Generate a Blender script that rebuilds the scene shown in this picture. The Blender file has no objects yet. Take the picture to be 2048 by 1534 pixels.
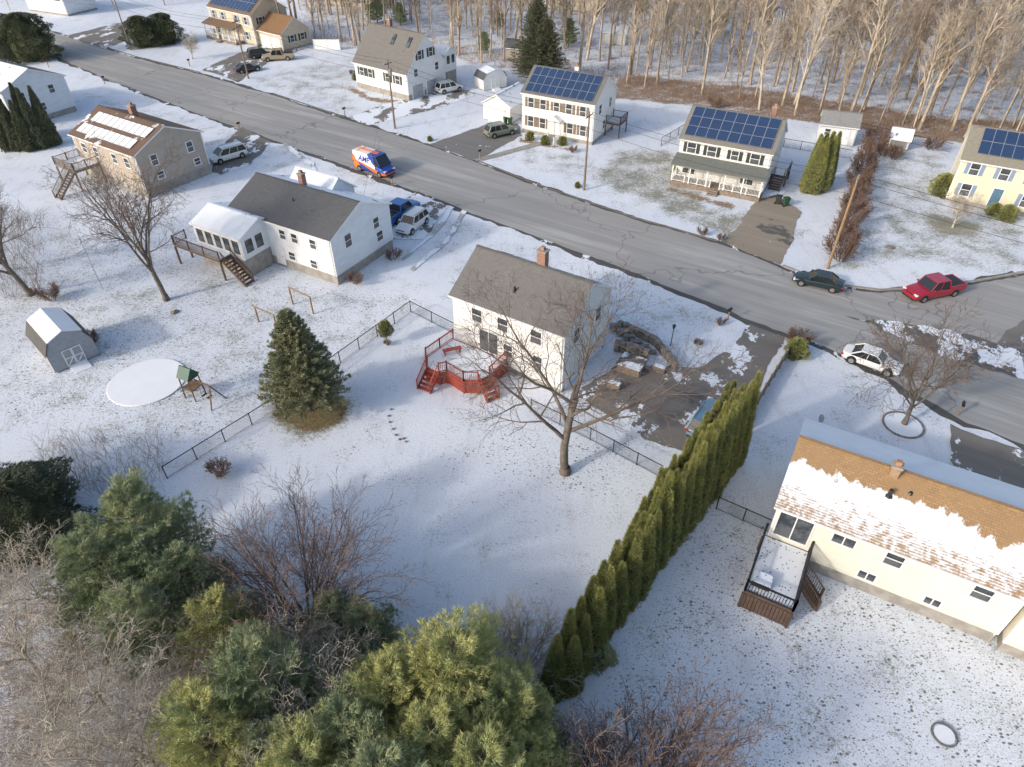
import bpy, math, random
import numpy as np
from mathutils import Vector, Matrix
rad=math.radians
R=random.Random(7); NR=np.random.default_rng(5)
HC=36.0; PIT=rad(40); FP=1365.33
SC=bpy.context.scene; COL=SC.collection
# ---------- site survey: ground position (m) of a surveyed point at height z
def U(u,v,z=0.0):
    x=(u-1024)/FP; y=-(v-767)/FP
    t=(HC-z)/(math.sin(PIT)-y*math.cos(PIT))
    return Vector((t*x,t*(math.cos(PIT)+y*math.sin(PIT)),z))
def G(u,v): return U(u,v,0)
# ---------- materials
def nt(name):
    m=bpy.data.materials.new(name); m.use_nodes=True
    t=m.node_tree; b=t.nodes['Principled BSDF']; return m,t,b
def L(t,a,b): t.links.new(a,b)
def c4(c): return (c[0],c[1],c[2],1)
def noise(t,scale,vec=None,detail=3,rough=.6):
    n=t.nodes.new('ShaderNodeTexNoise'); n.inputs['Scale'].default_value=scale; n.inputs['Detail'].default_value=detail; n.inputs['Roughness'].default_value=rough
    if vec is not None: L(t,vec,n.inputs['Vector'])
    return n.outputs['Fac']
def mth(t,op,a,b=None,c=None,clamp=False):
    n=t.nodes.new('ShaderNodeMath'); n.operation=op; n.use_clamp=clamp
    for i,x in enumerate((a,b,c)):
        if x is None: continue
        if isinstance(x,(int,float)): n.inputs[i].default_value=x
        else: L(t,x,n.inputs[i])
    return n.outputs[0]
def ramp(t,x,lo,hi):
    n=t.nodes.new('ShaderNodeMapRange'); n.interpolation_type='SMOOTHSTEP'
    L(t,x,n.inputs['Value'])
    for k,v in (('From Min',lo),('From Max',hi)):
        if isinstance(v,(int,float)): n.inputs[k].default_value=v
        else: L(t,v,n.inputs[k])
    return n.outputs[0]
def mixc(t,f,a,b):
    n=t.nodes.new('ShaderNodeMix'); n.data_type='RGBA'
    if isinstance(f,(int,float)): n.inputs[0].default_value=f
    else: L(t,f,n.inputs[0])
    for i,x in ((6,a),(7,b)):
        if isinstance(x,tuple): n.inputs[i].default_value=c4(x)
        else: L(t,x,n.inputs[i])
    return n.outputs[2]
def bumpn(t,b,h,s,d=.05):
    n=t.nodes.new('ShaderNodeBump'); n.inputs['Strength'].default_value=s; n.inputs['Distance'].default_value=d
    L(t,h,n.inputs['Height']); L(t,n.outputs[0],b.inputs['Normal'])
def coord(t,kind='Object'):
    n=t.nodes.new('ShaderNodeTexCoord'); return n.outputs[kind]
def pos(t): return t.nodes.new('ShaderNodeNewGeometry').outputs['Position']
def mapv(t,v,scale,rot=(0,0,0)):
    n=t.nodes.new('ShaderNodeMapping'); n.inputs['Scale'].default_value=scale; n.inputs['Rotation'].default_value=rot
    L(t,v,n.inputs[0]); return n.outputs[0]
def M(name,c,rough=.75,var=.25,sc=3,metal=0,c2=None,coat=0):
    m,t,b=nt(name); f=noise(t,sc,coord(t)); f=ramp(t,f,.3,.7)
    c2=c2 or tuple(x*(1-var) for x in c)
    L(t,mixc(t,f,c,c2),b.inputs['Base Color']); b.inputs['Roughness'].default_value=rough; b.inputs['Metallic'].default_value=metal
    b.inputs['Coat Weight'].default_value=coat
    return m
def sidingM(name,c):
    m,t,b=nt(name); co=coord(t); s=t.nodes.new('ShaderNodeSeparateXYZ'); L(t,co,s.inputs[0])
    fr=mth(t,'FRACT',mth(t,'MULTIPLY',s.outputs[2],1/.13)); ln=ramp(t,fr,.0,.22)
    n=noise(t,.7,mapv(t,co,(1,1,2.5))); 
    base=mixc(t,ramp(t,n,.35,.75),c,tuple(x*.88 for x in c))
    low=ramp(t,s.outputs[2],1.6,.3)
    base=mixc(t,mth(t,'MULTIPLY',low,mth(t,'MULTIPLY',noise(t,2,co),.5)),base,(.3,.29,.24))
    L(t,mixc(t,ln,tuple(x*.66 for x in c),base),b.inputs['Base Color']); b.inputs['Roughness'].default_value=.6
    return m
SNOWC=(.74,.78,.84)
def roofM(name,c,snow=0,yline=None,streak=False):
    m,t,b=nt(name); co=coord(t)
    br=t.nodes.new('ShaderNodeTexBrick'); L(t,co,br.inputs[0]); br.inputs['Scale'].default_value=1
    br.inputs['Brick Width'].default_value=.33; br.inputs['Row Height'].default_value=.15; br.inputs['Mortar Size'].default_value=.012
    br.inputs['Color1'].default_value=c4(c); br.inputs['Color2'].default_value=c4(tuple(x*.72 for x in c)); br.inputs['Mortar'].default_value=c4(tuple(x*.5 for x in c))
    n=noise(t,.6,co); base=mixc(t,ramp(t,n,.3,.7),br.outputs[0],tuple(x*.8 for x in c))
    base=mixc(t,mth(t,'MULTIPLY',ramp(t,noise(t,9,co),.5,.8),.35),base,tuple(min(1,x*1.6) for x in c))
    if snow or yline is not None:
        s=t.nodes.new('ShaderNodeSeparateXYZ'); L(t,co,s.inputs[0])
        if yline is not None:
            nn=mth(t,'ADD',mth(t,'MULTIPLY',noise(t,.3,mapv(t,co,(1,.3,1)),2),.55),mth(t,'MULTIPLY',noise(t,2.0,mapv(t,co,(1,.45,1)),4,.7),.45))
            k=mth(t,'ADD',s.outputs[1],mth(t,'MULTIPLY',mth(t,'SUBTRACT',nn,.5),4.2)); f=ramp(t,k,yline+.12,yline-.12)
            fr=mth(t,'FRACT',mth(t,'MULTIPLY',s.outputs[1],1/.15))
            sn=mth(t,'ADD',mth(t,'MULTIPLY',fr,.18),noise(t,1.6,mapv(t,co,(1.6,1.8,1)),5,.75))
            lowz=ramp(t,mth(t,'ADD',s.outputs[1],mth(t,'MULTIPLY',noise(t,.5,co),2.0)),3.4,.6)
            th=mth(t,'ADD',.34,mth(t,'MULTIPLY',lowz,.27)); f=mth(t,'MULTIPLY',f,ramp(t,sn,mth(t,'SUBTRACT',th,.10),mth(t,'ADD',th,.10)))
        else:
            nn=noise(t,.55,mapv(t,co,(1,1,.2)),5,.65); f=ramp(t,nn,1-snow-.04,1-snow+.04)
        base=mixc(t,f,base,SNOWC)
    L(t,base,b.inputs['Base Color']); b.inputs['Roughness'].default_value=.85
    return m
def brickM(name,c):
    m,t,b=nt(name); co=coord(t); br=t.nodes.new('ShaderNodeTexBrick'); L(t,mapv(t,co,(1,1,1),(rad(90),0,rad(20))),br.inputs[0])
    br.inputs['Scale'].default_value=1; br.inputs['Brick Width'].default_value=.22; br.inputs['Row Height'].default_value=.08; br.inputs['Mortar Size'].default_value=.01
    br.inputs['Color1'].default_value=c4(c); br.inputs['Color2'].default_value=c4(tuple(x*.6 for x in c)); br.inputs['Mortar'].default_value=(.3,.28,.26,1)
    L(t,br.outputs[0],b.inputs['Base Color']); b.inputs['Roughness'].default_value=.9; return m
def leafM(name,a,b_,sc=1.2):
    m,t,b=nt(name); p=pos(t); f=ramp(t,noise(t,sc,p,2),.35,.65); g=ramp(t,noise(t,9,p,1),.3,.75)
    c=mixc(t,f,a,b_); c=mixc(t,mth(t,'MULTIPLY',g,.4),c,tuple(x*.4 for x in a))
    L(t,c,b.inputs['Base Color']); b.inputs['Roughness'].default_value=.65; return m
WHITE=sidingM('white_siding',(.80,.80,.79)); BLUEW=sidingM('pale_blue_white_siding',(.74,.77,.81)); TANS=sidingM('tan_siding',(.42,.365,.31))
YEL=sidingM('pale_yellow_siding',(.76,.70,.52)); CREAM=sidingM('cream_siding',(.78,.75,.64)); BEIGE=sidingM('beige_siding',(.62,.53,.40))
TRIM=M('white_trim',(.8,.8,.8),.5,.08); CONC=M('concrete_foundation',(.36,.34,.31),.9,.3,1.5); BRICK=brickM('red_brick',(.36,.15,.09))
GLASS,t_,b_=nt('window_glass'); b_.inputs['Roughness'].default_value=.08
L(t_,mixc(t_,ramp(t_,noise(t_,.9,coord(t_)),.4,.6),(.03,.04,.05),(.10,.11,.12)),b_.inputs['Base Color'])
ROOFG=roofM('grey_shingles',(.11,.115,.125)); ROOFGB=roofM('grey_weathered_shingles',(.185,.18,.178)); ROOFSN=roofM('snowy_shingles',(.10,.10,.10),snow=.62)
ROOFB=roofM('brown_shingles',(.20,.13,.08))
ROOFJ=roofM('tan_shingles_eave_snow',(.40,.255,.13),yline=2.3); SNOW=M('snow',SNOWC,.8,.06,.8)
RED=M('red_stain',(.38,.07,.045),.6,.3,2); WOODG=M('weathered_wood',(.26,.21,.17),.85,.35,3); WOODB=M('dark_brown_wood',(.12,.075,.055),.7,.3,3)
BLACK=M('black_metal',(.02,.02,.02),.45,.2); STEEL=M('galvanised_steel',(.35,.36,.37),.45,.15,4,.6); BARKP=M('pole_wood',(.25,.19,.14),.85,.35,2)
TAN=M('tan_wood',(.34,.23,.13),.8,.3,3)
BARK=M('grey_brown_bark',(.21,.175,.145),.9,.45,3); BARKL=M('pale_bark',(.52,.46,.38),.9,.35,2); TWIG=M('brown_twigs',(.20,.155,.13),.9,.3,2); TWIGR=M('dull_brown_twigs',(.24,.155,.115),.9,.3,2)
TWIGP=M('pale_twigs',(.56,.50,.42),.9,.3,2); BRUSH=M('dry_brush',(.38,.28,.20),.95,.5,.7)
# ---------- mesh helpers
def npmesh(name,V,F,mats,smooth=False):
    me=bpy.data.meshes.new(name); V=np.asarray(V,dtype=np.float32).reshape(-1,3); F=np.asarray(F,dtype=np.int32); k=F.shape[1]
    me.vertices.add(len(V)); me.vertices.foreach_set('co',V.ravel()); me.loops.add(F.size); me.loops.foreach_set('vertex_index',F.ravel())
    me.polygons.add(len(F)); me.polygons.foreach_set('loop_start',np.arange(0,F.size,k,dtype=np.int32))
    if smooth: me.polygons.foreach_set('use_smooth',np.ones(len(F),dtype=bool))
    me.update(calc_edges=True)
    for m in mats: me.materials.append(m)
    return me
def wm(o):
    m=o.matrix_basis.copy()
    return wm(o.parent)@m if o.parent else m
def obj(name,me,parent=None,mat=None):
    o=bpy.data.objects.new(name,me); COL.objects.link(o)
    if parent: o.parent=parent
    if mat is not None: o.matrix_basis=mat
    return o
def tag(o,label,cat,group=None):
    o['label']=label; o['category']=cat
    if group: o['group']=group
    return o
def top(name,label,cat,loc=(0,0,0),rz=0,group=None):
    o=bpy.data.objects.new(name,None); COL.objects.link(o); o.empty_display_size=.3
    o.location=loc; o.rotation_euler=(0,0,rz); return tag(o,label,cat,group)
class B:
    def __init__(s): s.v=[]; s.f=[]; s.m=[]
    def hexa(s,p,m=0):
        n=len(s.v); s.v+=[tuple(q) for q in p]
        for f in ((0,3,2,1),(4,5,6,7),(0,1,5,4),(1,2,6,5),(2,3,7,6),(3,0,4,7)): s.f.append(tuple(n+i for i in f)); s.m.append(m)
    def box(s,x0,x1,y0,y1,z0,z1,m=0): s.hexa([(x0,y0,z0),(x1,y0,z0),(x1,y1,z0),(x0,y1,z0),(x0,y0,z1),(x1,y0,z1),(x1,y1,z1),(x0,y1,z1)],m)
    def beam(s,p,q,w,h,m=0):
        p=Vector(p);q=Vector(q);d=(q-p).normalized(); a=d.cross(Vector((0,0,1)))
        a=a.normalized() if a.length>.01 else Vector((1,0,0)); b=a.cross(d); a*=w/2; b*=h/2
        s.hexa([p-a-b,p+a-b,q+a-b,q-a-b,p-a+b,p+a+b,q+a+b,q-a+b],m)
    def cyl(s,p,q,r,n=10,m=0,r2=None):
        p=Vector(p);q=Vector(q);d=(q-p).normalized(); a=d.orthogonal().normalized(); b=d.cross(a); r2=r if r2 is None else r2; k=len(s.v)
        for c,rr in ((p,r),(q,r2)):
            for i in range(n):
                A=2*math.pi*i/n; s.v.append(tuple(c+(a*math.cos(A)+b*math.sin(A))*rr))
        for i in range(n):
            j=(i+1)%n; s.f.append((k+i,k+j,k+n+j,k+n+i)); s.m.append(m)
        s.f.append(tuple(k+i for i in reversed(range(n)))); s.m.append(m); s.f.append(tuple(k+n+i for i in range(n))); s.m.append(m)
    def prism(s,pts,z0,z1,m=0):
        n=len(pts); k=len(s.v); s.v+=[(p[0],p[1],z0) for p in pts]+[(p[0],p[1],z1) for p in pts]
        s.f.append(tuple(k+i for i in reversed(range(n)))); s.m.append(m); s.f.append(tuple(k+n+i for i in range(n))); s.m.append(m)
        for i in range(n):
            j=(i+1)%n; s.f.append((k+i,k+j,k+n+j,k+n+i)); s.m.append(m)
    def extx(s,prof,x0,x1,m=0):
        n=len(prof); k=len(s.v); s.v+=[(x0,p[0],p[1]) for p in prof]+[(x1,p[0],p[1]) for p in prof]
        s.f.append(tuple(k+i for i in reversed(range(n)))); s.m.append(m); s.f.append(tuple(k+n+i for i in range(n))); s.m.append(m)
        for i in range(n):
            j=(i+1)%n; s.f.append((k+i,k+j,k+n+j,k+n+i)); s.m.append(m)
    def mesh(s,name,mats,smooth=False):
        me=bpy.data.meshes.new(name); me.from_pydata(s.v,[],s.f)
        for m in mats: me.materials.append(m)
        me.polygons.foreach_set('material_index',s.m)
        if smooth: me.polygons.foreach_set('use_smooth',[True]*len(s.f))
        me.update(); return me
    def done(s,name,parent,mats,world=False,bev=0,smooth=False):
        if world and parent:
            iv=wm(parent).inverted(); s.v=[tuple(iv@Vector(p)) for p in s.v]
        o=obj(name,s.mesh(name,mats,smooth),parent)
        if bev:
            b=o.modifiers.new('b','BEVEL'); b.width=bev; b.segments=2
        return o
# ---------- sky, sun, camera
w=bpy.data.worlds.new('World'); SC.world=w; w.use_nodes=True
sk=w.node_tree.nodes.new('ShaderNodeTexSky'); sk.sky_type='NISHITA'; sk.sun_disc=False
SD=Vector((-.86,-.51,0)).normalized(); EL=rad(25)
sk.sun_elevation=EL; sk.sun_rotation=math.atan2(SD.x,SD.y)%(2*math.pi); sk.dust_density=3.2; sk.air_density=1.1
bg=w.node_tree.nodes['Background']; bg.inputs[1].default_value=.225; w.node_tree.links.new(sk.outputs[0],bg.inputs[0])
sl=bpy.data.lights.new('sun','SUN'); sl.energy=2.1; sl.angle=rad(3.0); sl.color=(1,.93,.83)
so=bpy.data.objects.new('sun',sl); COL.objects.link(so)
so.rotation_euler=(-Vector((SD.x*math.cos(EL),SD.y*math.cos(EL),math.sin(EL)))).to_track_quat('-Z','Y').to_euler()
cam=bpy.data.cameras.new('camera'); cam.lens=24; cam.sensor_width=36; cam.clip_end=6000; cam.clip_start=.5
co_=bpy.data.objects.new('camera',cam); COL.objects.link(co_); co_.location=(0,0,HC); co_.rotation_euler=(rad(90)-PIT,0,0); SC.camera=co_
SC.view_settings.view_transform='Standard'; SC.view_settings.look='None'; SC.view_settings.exposure=0
# ---------- ground
def axis(lo,hi,st,far): 
    a=np.arange(lo,hi,st); e=np.array([far*.03,far*.1,far*.3,far]); return np.concatenate([lo-e[::-1],a,hi+e])
gx=axis(-170,170,.8,3000); gy=axis(0,260,.8,3000); XX,YY=np.meshgrid(gx,gy)
def inpoly(P):
    ins=np.zeros(XX.shape,bool); n=len(P)
    for i in range(n):
        x1,y1=P[i][0],P[i][1]; x2,y2=P[i-1][0],P[i-1][1]
        c=((y1>YY)!=(y2>YY))&(XX<(x2-x1)*(YY-y1)/((y2-y1)+1e-9)+x1); ins^=c
    return ins
def blur(a,n):
    for _ in range(n):
        b=a.copy(); b[1:-1,1:-1]=(a[1:-1,1:-1]*2+a[:-2,1:-1]+a[2:,1:-1]+a[1:-1,:-2]+a[1:-1,2:])/6; a=b
    return a
def field(base,items,nb=3):
    a=np.full(XX.shape,base,dtype=np.float32)
    for val,pts in items: a[inpoly([G(*p) for p in pts])]=val
    return blur(a,nb)
EL_=[(625+82*math.cos(i*.4488),822+42*math.sin(i*.4488)) for i in range(14)]
woodpx=[(560,-60),(620,60),(760,62),(930,128),(1020,150),(1240,188),(1420,212),(1600,245),(1740,262),(1900,288),(2060,300),(2500,330),(3300,-60),(3300,-250),(-1500,-250),(-400,-60)]
litter=field(0,[(.64,woodpx),(.84,[(1200,196),(1430,218),(1720,262),(1900,286),(2300,322),(2300,245),(1900,240),(1500,175),(1250,150)]),
   (.69,[(-300,1120),(150,1180),(400,1260),(560,1340),(1060,1420),(1130,1650),(-300,1700)]),
   (.84,[(1040,1420),(1120,1400),(1260,1260),(1475,950),(1440,910),(1280,1080),(1060,1330)]),(1.1,EL_),
   (.85,[(700,165),(740,190),(830,205),(820,215),(735,205),(690,180)]),(.9,[(1040,272),(1170,300),(1150,306),(1040,285)]),(.9,[(1330,370),(1480,410),(1470,425),(1320,380)]),
   (.82,[(900,655),(920,655),(1135,790),(1125,806),(1000,745)]),(.8,[(560,545),(680,590),(670,600),(555,555)])],1)
grass=field(.34,[(.58,[(1240,300),(1350,300),(1420,420),(1560,430),(1600,470),(1540,520),(1440,470),(1280,400),(1180,360)]),(.45,[(990,290),(1180,310),(1200,370),(1060,340)]),
   (.49,[(1710,440),(1850,400),(2048,420),(2048,540),(1800,520),(1650,545)]),(.46,[(500,160),(700,110),(720,230),(600,200)]),(.48,[(1750,300),(1900,300),(1850,420),(1740,420)]),
   (.40,[(140,180),(400,230),(700,330),(1000,460),(1480,640),(1500,700),(1330,740),(1180,700),(900,520),(600,370),(400,300)]),(.42,[(0,420),(500,560),(820,600),(350,930),(0,800)]),
   (.76,[(1860,430),(1960,450),(1940,470),(1860,465)]),(.32,[(400,960),(700,830),(1000,800),(1330,960),(1080,1320),(620,1240)]),(.33,[(1490,880),(1600,720),(1900,870),(1900,950),(1620,850),(1560,1000),(1450,1000)]),
   (.9,EL_),(.38,[(1450,1010),(1600,1100),(2100,1290),(2200,1700),(1100,1700),(1250,1330)])],2)
speck=field(.30,[(.85,[(0,420),(400,430),(620,560),(860,600),(600,760),(400,900),(0,830)]),(1.15,[(360,540),(640,560),(700,600),(480,640),(330,600)]),(1.05,[(1450,1010),(1600,1100),(2100,1290),(2200,1700),(1100,1700),(1250,1330)]),
   (.45,[(520,880),(900,860),(1300,960),(1150,1100),(850,1000)]),(.9,[(940,850),(1280,900),(1250,1000),(1000,960)])],4)
V=np.stack([XX,YY,np.zeros_like(XX)],-1).reshape(-1,3); ny,nx=XX.shape; ii=np.arange(nx*ny).reshape(ny,nx)
F=np.stack([ii[:-1,:-1],ii[:-1,1:],ii[1:,1:],ii[1:,:-1]],-1).reshape(-1,4)
m,t,b=nt('thin_snow_over_lawn'); p=pos(t); at=t.nodes.new('ShaderNodeAttribute'); at.attribute_name='cover'; sp=t.nodes.new('ShaderNodeSeparateColor'); L(t,at.outputs['Color'],sp.inputs[0])
lit,gr,spk=sp.outputs[0],sp.outputs[1],sp.outputs[2]
n1=noise(t,.35,p,5,.7); n2=noise(t,3.2,p,4,.75); n3=noise(t,.06,p,2); n4=noise(t,9,p,3,.8)
nn=mth(t,'ADD',mth(t,'ADD',mth(t,'MULTIPLY',n1,.36),mth(t,'MULTIPLY',n2,.34)),mth(t,'MULTIPLY',n4,.30))
th=mth(t,'SUBTRACT',.77,mth(t,'MULTIPLY',gr,.52)); bare=ramp(t,nn,mth(t,'SUBTRACT',th,.08),mth(t,'ADD',th,.08))
gcol=mixc(t,ramp(t,n1,.4,.6),(.23,.205,.125),(.155,.15,.085))
snow=mixc(t,ramp(t,n3,.35,.65),(.72,.765,.84),(.64,.69,.78)); snow=mixc(t,mth(t,'MULTIPLY',ramp(t,n4,.46,.64),.5),snow,(.44,.45,.45))
snow=mixc(t,mth(t,'MULTIPLY',ramp(t,noise(t,.9,mapv(t,p,(1,.22,1),(0,0,rad(35))),3),.5,.72),.28),snow,(.44,.455,.46))
c=mixc(t,mth(t,'MULTIPLY',bare,.85),snow,gcol)
def dots(scale,thr,c):
    vo=t.nodes.new('ShaderNodeTexVoronoi'); vo.inputs['Scale'].default_value=scale; L(t,mapv(t,p,(1,1.4,1),(0,0,scale)),vo.inputs['Vector'])
    vc=t.nodes.new('ShaderNodeSeparateColor'); L(t,vo.outputs['Color'],vc.inputs[0])
    sz=mth(t,'MULTIPLY',vc.outputs[0],.28); dot=ramp(t,vo.outputs['Distance'],mth(t,'ADD',sz,.13),sz)
    dk=mth(t,'MULTIPLY',mth(t,'MULTIPLY',dot,gate),mth(t,'GREATER_THAN',vc.outputs[1],thr)); return mixc(t,mth(t,'MULTIPLY',dk,.85),c,(.12,.095,.08))
gate=ramp(t,mth(t,'ADD',mth(t,'MULTIPLY',n1,1.0),mth(t,'MULTIPLY',spk,.5)),.60,.95)
c=dots(6.0,.15,c); c=dots(3.3,.55,c)
lb=ramp(t,mth(t,'ADD',mth(t,'MULTIPLY',nn,1.5),mth(t,'MULTIPLY',lit,.62)),1.13,1.25)
lc=mixc(t,ramp(t,n2,.35,.65),(.30,.19,.12),(.18,.125,.09)); lc=mixc(t,mth(t,'MULTIPLY',n1,.6),lc,(.27,.22,.17))
lc=mixc(t,ramp(t,n4,.6,.75),lc,(.45,.37,.29)); lc=mixc(t,mth(t,'MULTIPLY',ramp(t,gr,.55,.75),.8),lc,mixc(t,ramp(t,n2,.4,.6),(.19,.165,.075),(.12,.09,.05)))
c=mixc(t,lb,c,lc); L(t,c,b.inputs['Base Color']); b.inputs['Roughness'].default_value=.9; b.inputs['Specular IOR Level'].default_value=.2
bumpn(t,b,n2,.3,.12)
me=npmesh('ground',V,F,[m]); ca=me.color_attributes.new('cover','FLOAT_COLOR','POINT')
ca.data.foreach_set('color',np.stack([litter,grass,speck,np.ones_like(litter)],-1).astype(np.float32).ravel())
g=obj('ground',me); g['kind']='structure'
# ---------- roads
def asphalt(name,base,patch,snowc=0,crack=.3,salt=0):
    m,t,b=nt(name); p=pos(t); pr=mapv(t,p,(1,1,1),(0,0,rad(33))); st=mapv(t,pr,(.045,1,1))
    f=ramp(t,noise(t,.8,st,4,.65),.32,.68); c=mixc(t,f,base,tuple(x*.74 for x in base))
    big=noise(t,.25,p,4,.7); c=mixc(t,mth(t,'MULTIPLY',big,.6),c,tuple(x*.82 for x in base)); c=mixc(t,mth(t,'MULTIPLY',ramp(t,noise(t,22,p,1),.4,.7),.2),c,tuple(x*.65 for x in base))
    if salt: c=mixc(t,mth(t,'MULTIPLY',ramp(t,noise(t,.5,mapv(t,pr,(.08,.9,1)),4,.7),.5,.68),salt),c,(.50,.50,.50))
    k=mth(t,'ADD',mth(t,'MULTIPLY',noise(t,.22,mapv(t,pr,(.3,1,1)),4,.6),.8),mth(t,'MULTIPLY',noise(t,1.3,p,3),.2))
    wet=ramp(t,k,.66-patch,.70-patch); c=mixc(t,mth(t,'MULTIPLY',wet,.75),c,(.045,.045,.048))
    vr=t.nodes.new('ShaderNodeTexVoronoi'); vr.feature='DISTANCE_TO_EDGE'; vr.inputs['Scale'].default_value=.06
    wv=t.nodes.new('ShaderNodeVectorMath'); wv.operation='ADD'; nn_=t.nodes.new('ShaderNodeTexNoise'); nn_.inputs['Scale'].default_value=.35; L(t,p,nn_.inputs['Vector']); L(t,p,wv.inputs[0]); 
    sc_=t.nodes.new('ShaderNodeVectorMath'); sc_.operation='SCALE'; sc_.inputs['Scale'].default_value=5; L(t,nn_.outputs['Color'],sc_.inputs[0]); L(t,sc_.outputs[0],wv.inputs[1]); L(t,wv.outputs[0],vr.inputs['Vector'])
    ck=ramp(t,vr.outputs['Distance'],.007,.002); c=mixc(t,mth(t,'MULTIPLY',ck,crack),c,(.05,.05,.05))
    if snowc:
        s=mth(t,'ADD',mth(t,'MULTIPLY',noise(t,.30,mapv(t,p,(1.25,.8,1),(0,0,rad(-28))),5,.65),.8),mth(t,'MULTIPLY',noise(t,2.2,p,4,.75),.2))
        sf=ramp(t,s,.705-snowc,.73-snowc); c=mixc(t,sf,c,SNOWC)
    L(t,c,b.inputs['Base Color']); L(t,mth(t,'SUBTRACT',.88,mth(t,'MULTIPLY',wet,.4)),b.inputs['Roughness']); return m
ROADM=asphalt('salted_asphalt',(.35,.345,.335),-.03,0,.4,.45); WETM=asphalt('wet_road_edge',(.095,.092,.09),.05,.13); DRVM=asphalt('driveway_asphalt',(.20,.185,.17),.07,.16,0); DRVH=asphalt('dry_driveway',(.31,.265,.21),.12,.10,0)
DRVS=asphalt('snowy_driveway',(.20,.19,.18),.05,.24,0)
def rough_edge(P,amp,step=.7,seed=1):
    rr=random.Random(seed); out=[]; 
    for i in range(len(P)):
        a=P[i-1]; b_=P[i]; d=(b_-a); n=max(1,int(min(d.length,200)/step)); nv=Vector((-d.y,d.x,0)).normalized() if d.length>0 else Vector((0,0,0)); s=0
        for k in range(n):
            s=s*.75+rr.uniform(-1,1)*amp*.6; q=a+d*(k/n)+nv*(s if k else 0); out.append(q)
    return out
from mathutils.geometry import tessellate_polygon
import bmesh
def sheet(name,px,z,mat,amp=.25,seed=1,world=False):
    P=[G(*p) if not world else p for p in px]; P=rough_edge(P,amp,.7,seed)
    tr=tessellate_polygon([P]); me=bpy.data.meshes.new(name); me.from_pydata([(q.x,q.y,z) for q in P],[],[tuple(x) for x in tr]); me.materials.append(mat); me.update()
    bm=bmesh.new(); bm.from_mesh(me); 
    for f in bm.faces:
        if f.normal.z<0: f.normal_flip()
    bm.to_mesh(me); bm.free()
    o=obj(name,me); o['kind']='structure'; return o
up=[(-400,-60),(-60,22),(60,48),(190,90),(270,115),(400,147),(545,189),(700,240),(868,293),(1080,372),(1270,437),(1448,488),(1600,548),(1680,573),(1760,583),(1850,578),(1950,565),(2048,547),(2400,480)]
lo=[(2400,1010),(2048,895),(1930,850),(1850,803),(1790,768),(1700,722),(1640,694),(1560,666),(1400,602),(1190,520),(1000,450),(830,385),(650,320),(490,262),(330,205),(190,150),(104,113),(0,80),(-400,0)]
Wp=[G(*p) for p in up+lo]
def off(P,d):
    out=[]
    for i in range(len(P)):
        a=P[i-1];c_=P[(i+1)%len(P)]; e=(c_-a).normalized(); out.append(P[i]+Vector((-e.y,e.x,0))*d)
    return out
sheet('road_edge',off(Wp,.35),.012,WETM,.45,3,True); sheet('road',off(Wp,-.3),.02,ROADM,.22,4,True)
for i,(px,mt) in enumerate([([(1500,648),(1570,674),(1545,715),(1480,860),(1440,925),(1370,905),(1290,880),(1170,800),(1140,790),(1225,735),(1290,722),(1400,735),(1460,700)],DRVM),
 ([(860,288),(945,322),(1045,272),(1035,248),(985,245),(935,262)],asphalt('grey_driveway',(.20,.195,.19),.02,.08,0)),([(695,236),(770,208),(830,195),(880,182),(940,180),(955,188),(870,218),(790,238),(735,252)],DRVS),
 ([(405,140),(475,165),(535,125),(610,98),(560,90),(480,105)],DRVM),([(1440,484),(1560,530),(1604,425),(1550,390),(1515,400),(1485,445)],DRVH),
 ([(480,254),(540,282),(500,330),(440,350),(425,345),(428,318)],DRVM),([(1900,848),(2060,905),(2090,1020),(1898,945)],DRVM),([(130,72),(210,98),(330,50),(270,38)],DRVM),
 ([(1990,690),(2048,640),(2200,620),(2200,760)],DRVM),([(830,386),(900,412),(850,478),(780,478),(800,410)],DRVS)]):
    sheet('driveway',px,.026+.003*i,mt,.3,10+i)
sheet('snow_verge',[(1690,632),(1760,640),(1850,652),(1930,668),(2048,700),(2048,760),(1960,735),(1860,700),(1760,660)],.06,asphalt('patchy_road_snow',(.12,.12,.12),.02,.22,0),.6,31)
sheet('path',[(945,320),(965,322),(1085,290),(1075,284)],.062,CONC,.05,33)
TRK=asphalt('packed_snow_track',(.48,.49,.50),-.2,.25,0)
for i,px in enumerate(([(900,412),(860,470),(800,520),(806,522),(868,473),(909,416)],[(925,420),(890,480),(820,540),(827,543),(899,483),(934,424)],[(560,290),(620,330),(640,372),(646,370),(629,326),(569,287)])): sheet('wheel_track',px,.066+.003*i,TRK,.2,40+i)
def kerb(px,w=.16,h=.11,mat=CONC,name='kerb'):
    bb=B(); P=[G(*p) for p in px]
    for a,c_ in zip(P[:-1],P[1:]): bb.beam(a+Vector((0,0,h/2)),c_+Vector((0,0,h/2)),w,h)
    o=bb.done(name,None,[mat]); o['kind']='structure'
KM=M('asphalt_kerb',(.16,.15,.14),.9,.4,1)
kerb([(205,93),(270,113),(400,145)],mat=KM); kerb([(545,187),(690,235)],mat=KM); kerb([(955,322),(1080,371),(1270,436),(1435,483)],mat=KM); kerb([(1565,532),(1600,546),(1680,571),(1760,581),(1850,576),(1950,563),(2048,545)],.3,.13,CONC)
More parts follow.
